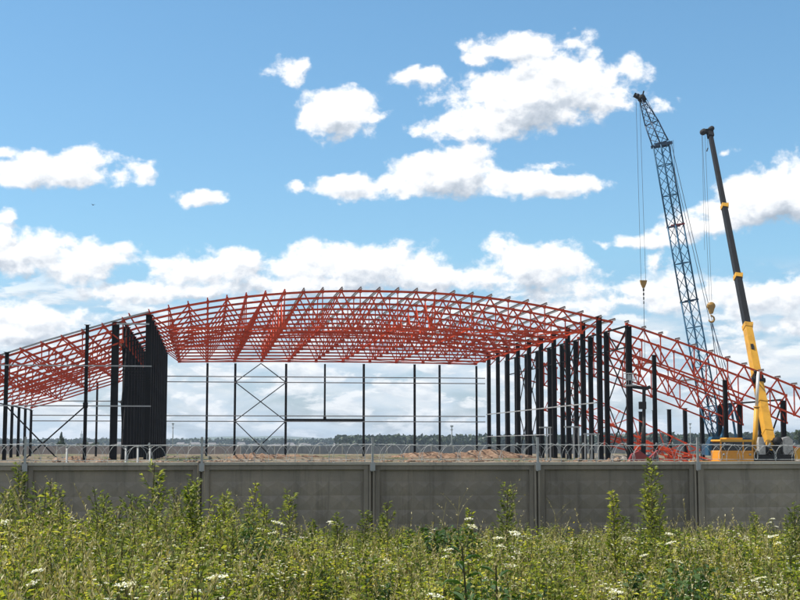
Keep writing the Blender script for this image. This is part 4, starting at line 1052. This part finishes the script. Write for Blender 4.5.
def carrot(rs, h=.95, R=.045, heads=3):
    P = Plant(); st = curve((0, 0, 0), rs.uniform(0, 6.28), rs.uniform(0, .12), h, 6, rs.uniform(-.1, .15)); P.stem(st, .007, .004, MI['stem'])
    hd = [(st[-1], R)]
    for k in range(heads - 1):
        t = rs.uniform(.45, .75); a = rs.uniform(0, 6.28); b_ = curve(along(st, t), a, .55, h * rs.uniform(.25, .45), 4, -.5); P.strip(b_, .004, .003, MI['stem'], a); hd.append((b_[-1], R * rs.uniform(.55, .85)))
    for c, r in hd:
        for j in range(10): a = j * .63; e = c + np.array([r * .8 * cos(a), r * .8 * sin(a), .0]); P.strip([c - np.array([0, 0, .035]), e], .0018, .0012, MI['stem'], a + 1.57)
        umbel_head(P, c, r, rs, MI['petal'], int(60 * (r / .045) ** 2) + 16)
    for i in range(16):
        t = rs.uniform(.05, .7); p = along(st, t); a = rs.uniform(0, 6.28)
        for j in range(5): P.leaf(p + np.array([cos(a), sin(a), .4]) * .02 * j, (cos(a + rs.uniform(-1, 1)), sin(a + rs.uniform(-1, 1)), .4), .03, .006, MI['leaf'], .2, rs)
    return P.arr()
def daisy(rs, h=.7, n=7, fs=.0085, fl='petal'):
    P = Plant(); st = curve((0, 0, 0), rs.uniform(0, 6.28), rs.uniform(0, .2), h * .7, 4, .1); P.stem(st, .006, .003, MI['stem'])
    for k in range(n):
        a = rs.uniform(0, 6.28); b_ = curve(along(st, rs.uniform(.5, 1)), a, rs.uniform(.2, .7), h * rs.uniform(.2, .4), 3, -.3); P.strip(b_, .003, .0015, MI['stem'], a)
        for m_ in range(rs.randint(1, 4)):
            c = b_[-1] + rs.normal(size=3) * np.array([.018, .018, .01])
            for j in range(5): q = j * 1.257 + rs.rand(); P.leaf(c, (cos(q), sin(q), .25), fs, fs * .8, MI[fl], 0, rs)
    for i in range(22): t = rs.uniform(.05, .95); p = along(st, t); a = rs.uniform(0, 6.28); P.leaf(p, (cos(a), sin(a), rs.uniform(.2, .8)), rs.uniform(.02, .05), .009, MI['leaf'], .2, rs)
    return P.arr()
def dock(rs, h=.9):
    P = Plant(); st = curve((0, 0, 0), rs.uniform(0, 6.28), .04, h, 6, .05); P.stem(st, .014, .006, MI['stem'])
    for i in range(44):
        t = .05 + .94 * i / 44; p = along(st, t); a = i * 2.4; L = .17 * (1.1 - .7 * t) * rs.uniform(.8, 1.2); d = np.array([cos(a), sin(a), rs.uniform(.2, .7)]); d /= np.linalg.norm(d); sd = np.array([-sin(a), cos(a), 0])
        w = L * .30; a0 = p; m1_ = p + d * L * .35; m2_ = p + d * L * .7 + np.array([0, 0, -.05 * L]); tp = p + d * L + np.array([0, 0, -.35 * L]); up_ = np.array([0, 0, .12 * L])
        P.quad(a0, m1_ + sd * w / 2 + up_, m2_ , m1_, MI['leaf_dark']); P.quad(a0, m1_, m2_, m1_ - sd * w / 2 + up_, MI['leaf_dark']); P.quad(m1_ + sd * w / 2 + up_, m2_ + sd * w * .35 + up_ * .6, tp, m2_, MI['leaf_dark']); P.quad(m1_ - sd * w / 2 + up_, m2_, tp, m2_ - sd * w * .35 + up_ * .6, MI['leaf_dark'])
    return P.arr()
def long_grass(rs, h=1.):
    P = Plant()
    for i in range(7):
        az = rs.uniform(0, 6.28); c = curve((rs.uniform(-.06, .06), rs.uniform(-.06, .06), 0), az, rs.uniform(.1, .3), h * rs.uniform(.8, 1.3), 8, rs.uniform(1.2, 2.3)); P.strip(c, .011, .002, MI['grass'], az + 1.57)
    return P.arr()
def rust_spike(rs, h=.8):
    P = Plant(); st = curve((0, 0, 0), rs.uniform(0, 6.28), .1, h, 6, .1); P.stem(st, .006, .003, MI['rust_leaf'])
    for i in range(70): p = along(st, rs.uniform(.45, 1)); a = rs.uniform(0, 6.28); P.leaf(p + rs.normal(size=3) * .012, (cos(a), sin(a), 1.), .018, .011, MI['rust_leaf'], 0, rs)
    for i in range(12): p = along(st, rs.uniform(.05, .6)); a = rs.uniform(0, 6.28); P.leaf(p, (cos(a), sin(a), .6), .1, .02, MI['leaf_yellow'], .4, rs)
    return P.arr()
def wispy(rs, h=1.2):
    P = Plant(); st = curve((0, 0, 0), rs.uniform(0, 6.28), .05, h, 7, .15); P.stem(st, .006, .002, MI['straw'])
    for k in range(12):
        a = rs.uniform(0, 6.28); b_ = curve(along(st, rs.uniform(.5, .98)), a, .5, h * rs.uniform(.1, .25), 4, .5); P.strip(b_, .0025, .001, MI['straw'], a)
        for j in range(6): q = along(b_, rs.uniform(.3, 1)); c = rs.uniform(0, 6.28); P.leaf(q, (cos(c), sin(c), .6), .014, .006, MI['straw'], 0, rs)
    return P.arr()

def scatter(name, protos, X, Y, hs, rs, label, cat):
    """many plants of one sort as one mesh"""
    n = len(X); which = rs.randint(0, len(protos), n); Vs = []; ms = []
    Z = gz(X, Y)
    for k, (PV, pm_) in enumerate(protos):
        idx = np.where(which == k)[0]
        if not len(idx): continue
        th = rs.uniform(0, 6.28, len(idx)); s = hs[idx]; lx = rs.normal(0, .07, len(idx)); ly = rs.normal(0, .07, len(idx))
        q = PV.reshape(-1, 3)[None]; c, sn = np.cos(th)[:, None], np.sin(th)[:, None]
        z = q[..., 2] * s[:, None]; x = (q[..., 0] * c - q[..., 1] * sn) * s[:, None] + z * lx[:, None]; y = (q[..., 0] * sn + q[..., 1] * c) * s[:, None] + z * ly[:, None]
        W_ = np.stack([x + X[idx][:, None], y + Y[idx][:, None], z + Z[idx][:, None] - .02], -1)
        Vs.append(W_.reshape(-1, 3)); ms.append(np.tile(pm_, len(idx)))
    V = np.concatenate(Vs); F = np.arange(len(V)).reshape(-1, 4)
    o = link_mesh(name, np_mesh(name, V, F, ML, np.concatenate(ms))); return tag(o, label, cat, kind='stuff')
rs = np.random.RandomState(21)
XC = lambda y, t: y * tan(YAW + math.atan((t - 400) / FPX))          # world x under picture column t
def field(n, y0, y1, p=1.0, keep=None):
    """random positions over the bank seen by the camera, a margin each side; p skews towards the near end"""
    Y = y0 + (y1 - y0) * rs.rand(n) ** p
    n = int(n * 1.3); Y = y0 + (y1 - y0) * rs.rand(n) ** p
    X = XC(Y, -70) - 2.6 + (XC(Y, 870) - XC(Y, -70) + 5.2) * rs.rand(n)
    if keep is not None:
        px = 400 + np.tan(np.arctan2(X, Y) - YAW) * FPX; k = rs.rand(n) < keep(px, X, Y); X = X[k]; Y = Y[k]
    return X, Y
def topmod(X, Y):
    """patches of taller and lower growth"""
    px = 400 + np.tan(np.arctan2(X, Y) - YAW) * FPX
    left = 1 - sstep(190, 300, px)
    return (1.20 + .24 * left + .20 * vnoise(X, Y, 1.6, 31)) * np.where(Y < 12, .86, 1.0)
pt = lambda s, w, seed: (lambda px, X, Y: np.clip(.5 + s * vnoise(X, Y, w, seed), .03, 1))

PR = lambda fn, n, **k: [fn(np.random.RandomState(500 + i), **k) for i in range(n)]
ww = PR(wormwood, 5, h=1.0); wn = PR(wormwood, 3, h=1.0, lm='leaf', narrow=True)
lf = PR(leafy, 5, h=.8); ly = PR(leafy, 3, h=.75, lm='leaf_yellow', L0=.05, w0=.018, fl='petal_yellow'); lg = PR(leafy, 3, h=.8, lm='leaf_dark', L0=.08, w0=.04)
gt = PR(grass_tuft, 6, h=.75); cr = PR(carrot, 6, h=.95); ds = PR(daisy, 6, h=.78); dk = PR(dock, 2); rsx = PR(rust_spike, 2); wp = PR(wispy, 3)
def put(name, protos, n, y0, y1, p, lo, hi, label, cat, keep=None):
    X, Y = field(n, y0, y1, p, keep); hs = rs.uniform(lo, hi, len(X)) * topmod(X, Y); scatter(name, protos, X, Y, hs, rs, label, cat)
put('leafy_weeds', lf, 4800, 4.6, 14, 1.0, .7, 1.1, 'mixed leafy green weeds filling the near bank', 'weeds')
put('leafy_weeds', lf, 4200, 14, 32.6, .9, .85, 1.15, 'mixed leafy green weeds filling the strip before the fence', 'weeds')
put('bent_grass', PR(long_grass, 4, h=.9), 900, 4.8, 20, 1.2, .8, 1.15, 'long arching pale grass blades bent over the weeds', 'grass')
put('dark_weeds', lg, 1300, 4.6, 30, 1.2, .55, 1.0, 'patches of dark green broad leaved weeds', 'weeds', pt(1.6, 1.8, 41))
for n_, xa, xb, ya, yb in ((150, 405, 465, 12, 15), (110, 640, 715, 5.6, 8.5), (90, 225, 262, 12, 14), (60, 455, 520, 5.8, 7.5)):
    Y_ = rs.uniform(ya, yb, n_); X_ = np.array([float(XC(y_, p_)) for y_, p_ in zip(Y_, rs.uniform(xa, xb, n_))])
    scatter('dark_weeds', lg, X_, Y_, rs.uniform(.95, 1.3, n_) * np.where(Y_ < 10, .92, 1.12), rs, 'clump of dark green broad leaved weeds', 'weeds')
put('yellow_weeds', ly, 2600, 4.6, 31, 1.1, .7, 1.1, 'yellow green flowering weeds in patches', 'weeds', pt(1.3, 2.5, 42))
put('wild_grass', gt, 5000, 4.6, 32.4, 1.1, .6, 1.12, 'wild grass with straw coloured seed heads', 'grass')
put('wormwood', ww, 900, 5.2, 32, 1.1, .62, .98, 'grey green wormwood scattered through the bank', 'weeds', pt(1.2, 2.2, 43))
put('small_daisies', ds, 9500, 4.6, 31, 1.15, .7, 1.12, 'small white daisies in drifts among the weeds', 'flowers', pt(1.9, 1.6, 44))
put('white_umbels', cr, 330, 5.0, 31, 1.1, .72, 1.02, 'white flat flower heads scattered through the weeds', 'flowers', pt(1.8, 1.5, 47))
put('rusty_dock', rsx, 120, 5.0, 30, 1.1, .7, 1.05, 'rust brown seed spikes among the weeds', 'weeds', pt(1.8, 2.5, 45))
put('dry_stalks', wp, 160, 9, 32, .9, .6, .85, 'thin dry wispy stalks among the weeds', 'weeds')
put('tall_thicket', ww + wn + lf, 700, 10, 22, 1., .95, 1.22, 'tall thicket of wormwood at the left of the bank', 'weeds', lambda px, X, Y: np.where((px > 140) & (px < 268), .95, np.where(px < 125, .6, .05)))

# individual tall plants that stand out against the fence
def plant_obj(name, arr, x, y, s, label, cat, group, rz=0.):
    V, mi = arr; st = np.isin(mi, [MI['stem']]); r = empty(name, (x, y, float(gz(x, y)) - .02), label, cat, group, rz); r.scale = (s, s, s)
    for nm, k in (('stem', st), ('foliage', ~st & (mi != MI['petal'])), ('flower_head', mi == MI['petal'])):
        if k.any():
            q = V[k].reshape(-1, 3); link_mesh(nm, np_mesh(nm, q, np.arange(len(q)).reshape(-1, 4), ML, mi[k]), r)
def stand(px, topy, Y, kind, label, seed):
    x = float(XC(Y, px)); z0 = float(gz(x, Y)); dist = Y * cos(YAW) + x * sin(YAW)
    ztop_ = EYE - (topy - 445) / FPX * dist; h = ztop_ - z0; rs_ = np.random.RandomState(seed)
    if kind == 'w': a, nm, c = wormwood(rs_, 1., 2.3), 'wormwood_plant', 'weed'
    elif kind == 'n': a, nm, c = wormwood(rs_, 1., 2.3, 'leaf', True), 'tall_weed', 'weed'
    elif kind == 'd': a, nm, c = wispy(rs_, 1.), 'dry_stalk', 'weed'
    elif kind == 'k': a, nm, c = dock(rs_, 1.), 'broadleaf_weed', 'weed'
    elif kind == 'g': a, nm, c = grass_tuft(rs_, .85, 7), 'grass_tuft', 'grass'
    plant_obj(nm, a, x, Y, h / (1.0 if kind != 'g' else 1.05), label, c, 'tall single weeds against the fence')
TW = [(30, 468, 16, 'w', 'tall wormwood rising past the leftmost fence joint, almost to the coping'),
      (12, 490, 13, 'w', 'leafy wormwood at the left edge, lower than the one by the fence joint'),
      (49, 487, 14, 'w', 'light green wormwood just right of the leftmost fence joint'),
      (68, 480, 18, 'd', 'thin dry stalk on the first full panel, near its left end'),
      (155, 471, 18, 'n', 'narrow upright weed standing free before the panel left of the thicket'),
      (178, 477, 14, 'w', 'broad leafy wormwood crowning the left thicket, taller than its neighbours'),
      (207, 482, 13, 'n', 'tall weed directly in front of the second fence joint'),
      (100, 500, 12, 'w', 'bushy wormwood in the middle of the first full panel'),
      (230, 492, 14, 'w', 'rounded grey green wormwood right of the second fence joint'),
      (250, 505, 13, 'w', 'rounded grey green wormwood at the right end of the thicket'),
      (284, 492, 15, 'w', 'dark slim wormwood standing alone right of the thicket'),
      (308, 517, 15, 'n', 'short pointed weed between the dark wormwood and the middle fence joint'),
      (340, 512, 13, 'w', 'bushy wormwood left of the middle fence joint'),
      (352, 507, 11, 'w', 'tall dark stemmed wormwood reaching far down the bank before the middle fence joint'),
      (385, 512, 15, 'n', 'curling weed just right of the middle fence joint'),
      (430, 498, 20, 'd', 'dry branching stalk in the centre of the fourth panel'),
      (452, 492, 20, 'd', 'taller dry branching stalk right of the centre of the fourth panel'),
      (467, 507, 13, 'n', 'slim bright weed above the dark broadleaf plant'),
      (502, 484, 18, 'w', 'feathery plume shaped weed left of the fourth fence joint'),
      (524, 478, 20, 'd', 'brown dry stalk nearest the fourth fence joint, on its left'),
      (556, 505, 18, 'd', 'dry stalk right of the fourth fence joint'),
      (612, 489, 12, 'n', 'tall nodding weed with drooping tip in the fifth panel'),
      (632, 513, 15, 'n', 'short pointed weed between the nodding weed and the tallest one'),
      (650, 462, 14, 'w', 'tallest weed of all, reaching the coping of the fifth panel'),
      (663, 485, 14, 'n', 'slender weed leaning beside the tallest one'),
      (690, 500, 13, 'g', 'arching grass tuft just before the fifth fence joint'),
      (712, 512, 14, 'd', 'reddish dry stalk right of the fifth fence joint'),
      (752, 511, 18, 'n', 'low pointed weed in the middle of the last panel'),
      (793, 503, 11, 'w', 'pointed wormwood at the right edge'),
      (478, 538, 5.9, 'k', 'dark green broadleaf weed in the foreground, left one of the pair'),
      (498, 556, 5.7, 'k', 'dark green broadleaf weed in the foreground, right one of the pair')]
for i, (px, ty, Y, kd, lb) in enumerate(TW): stand(px, ty, Y, kd, lb, 900 + i)
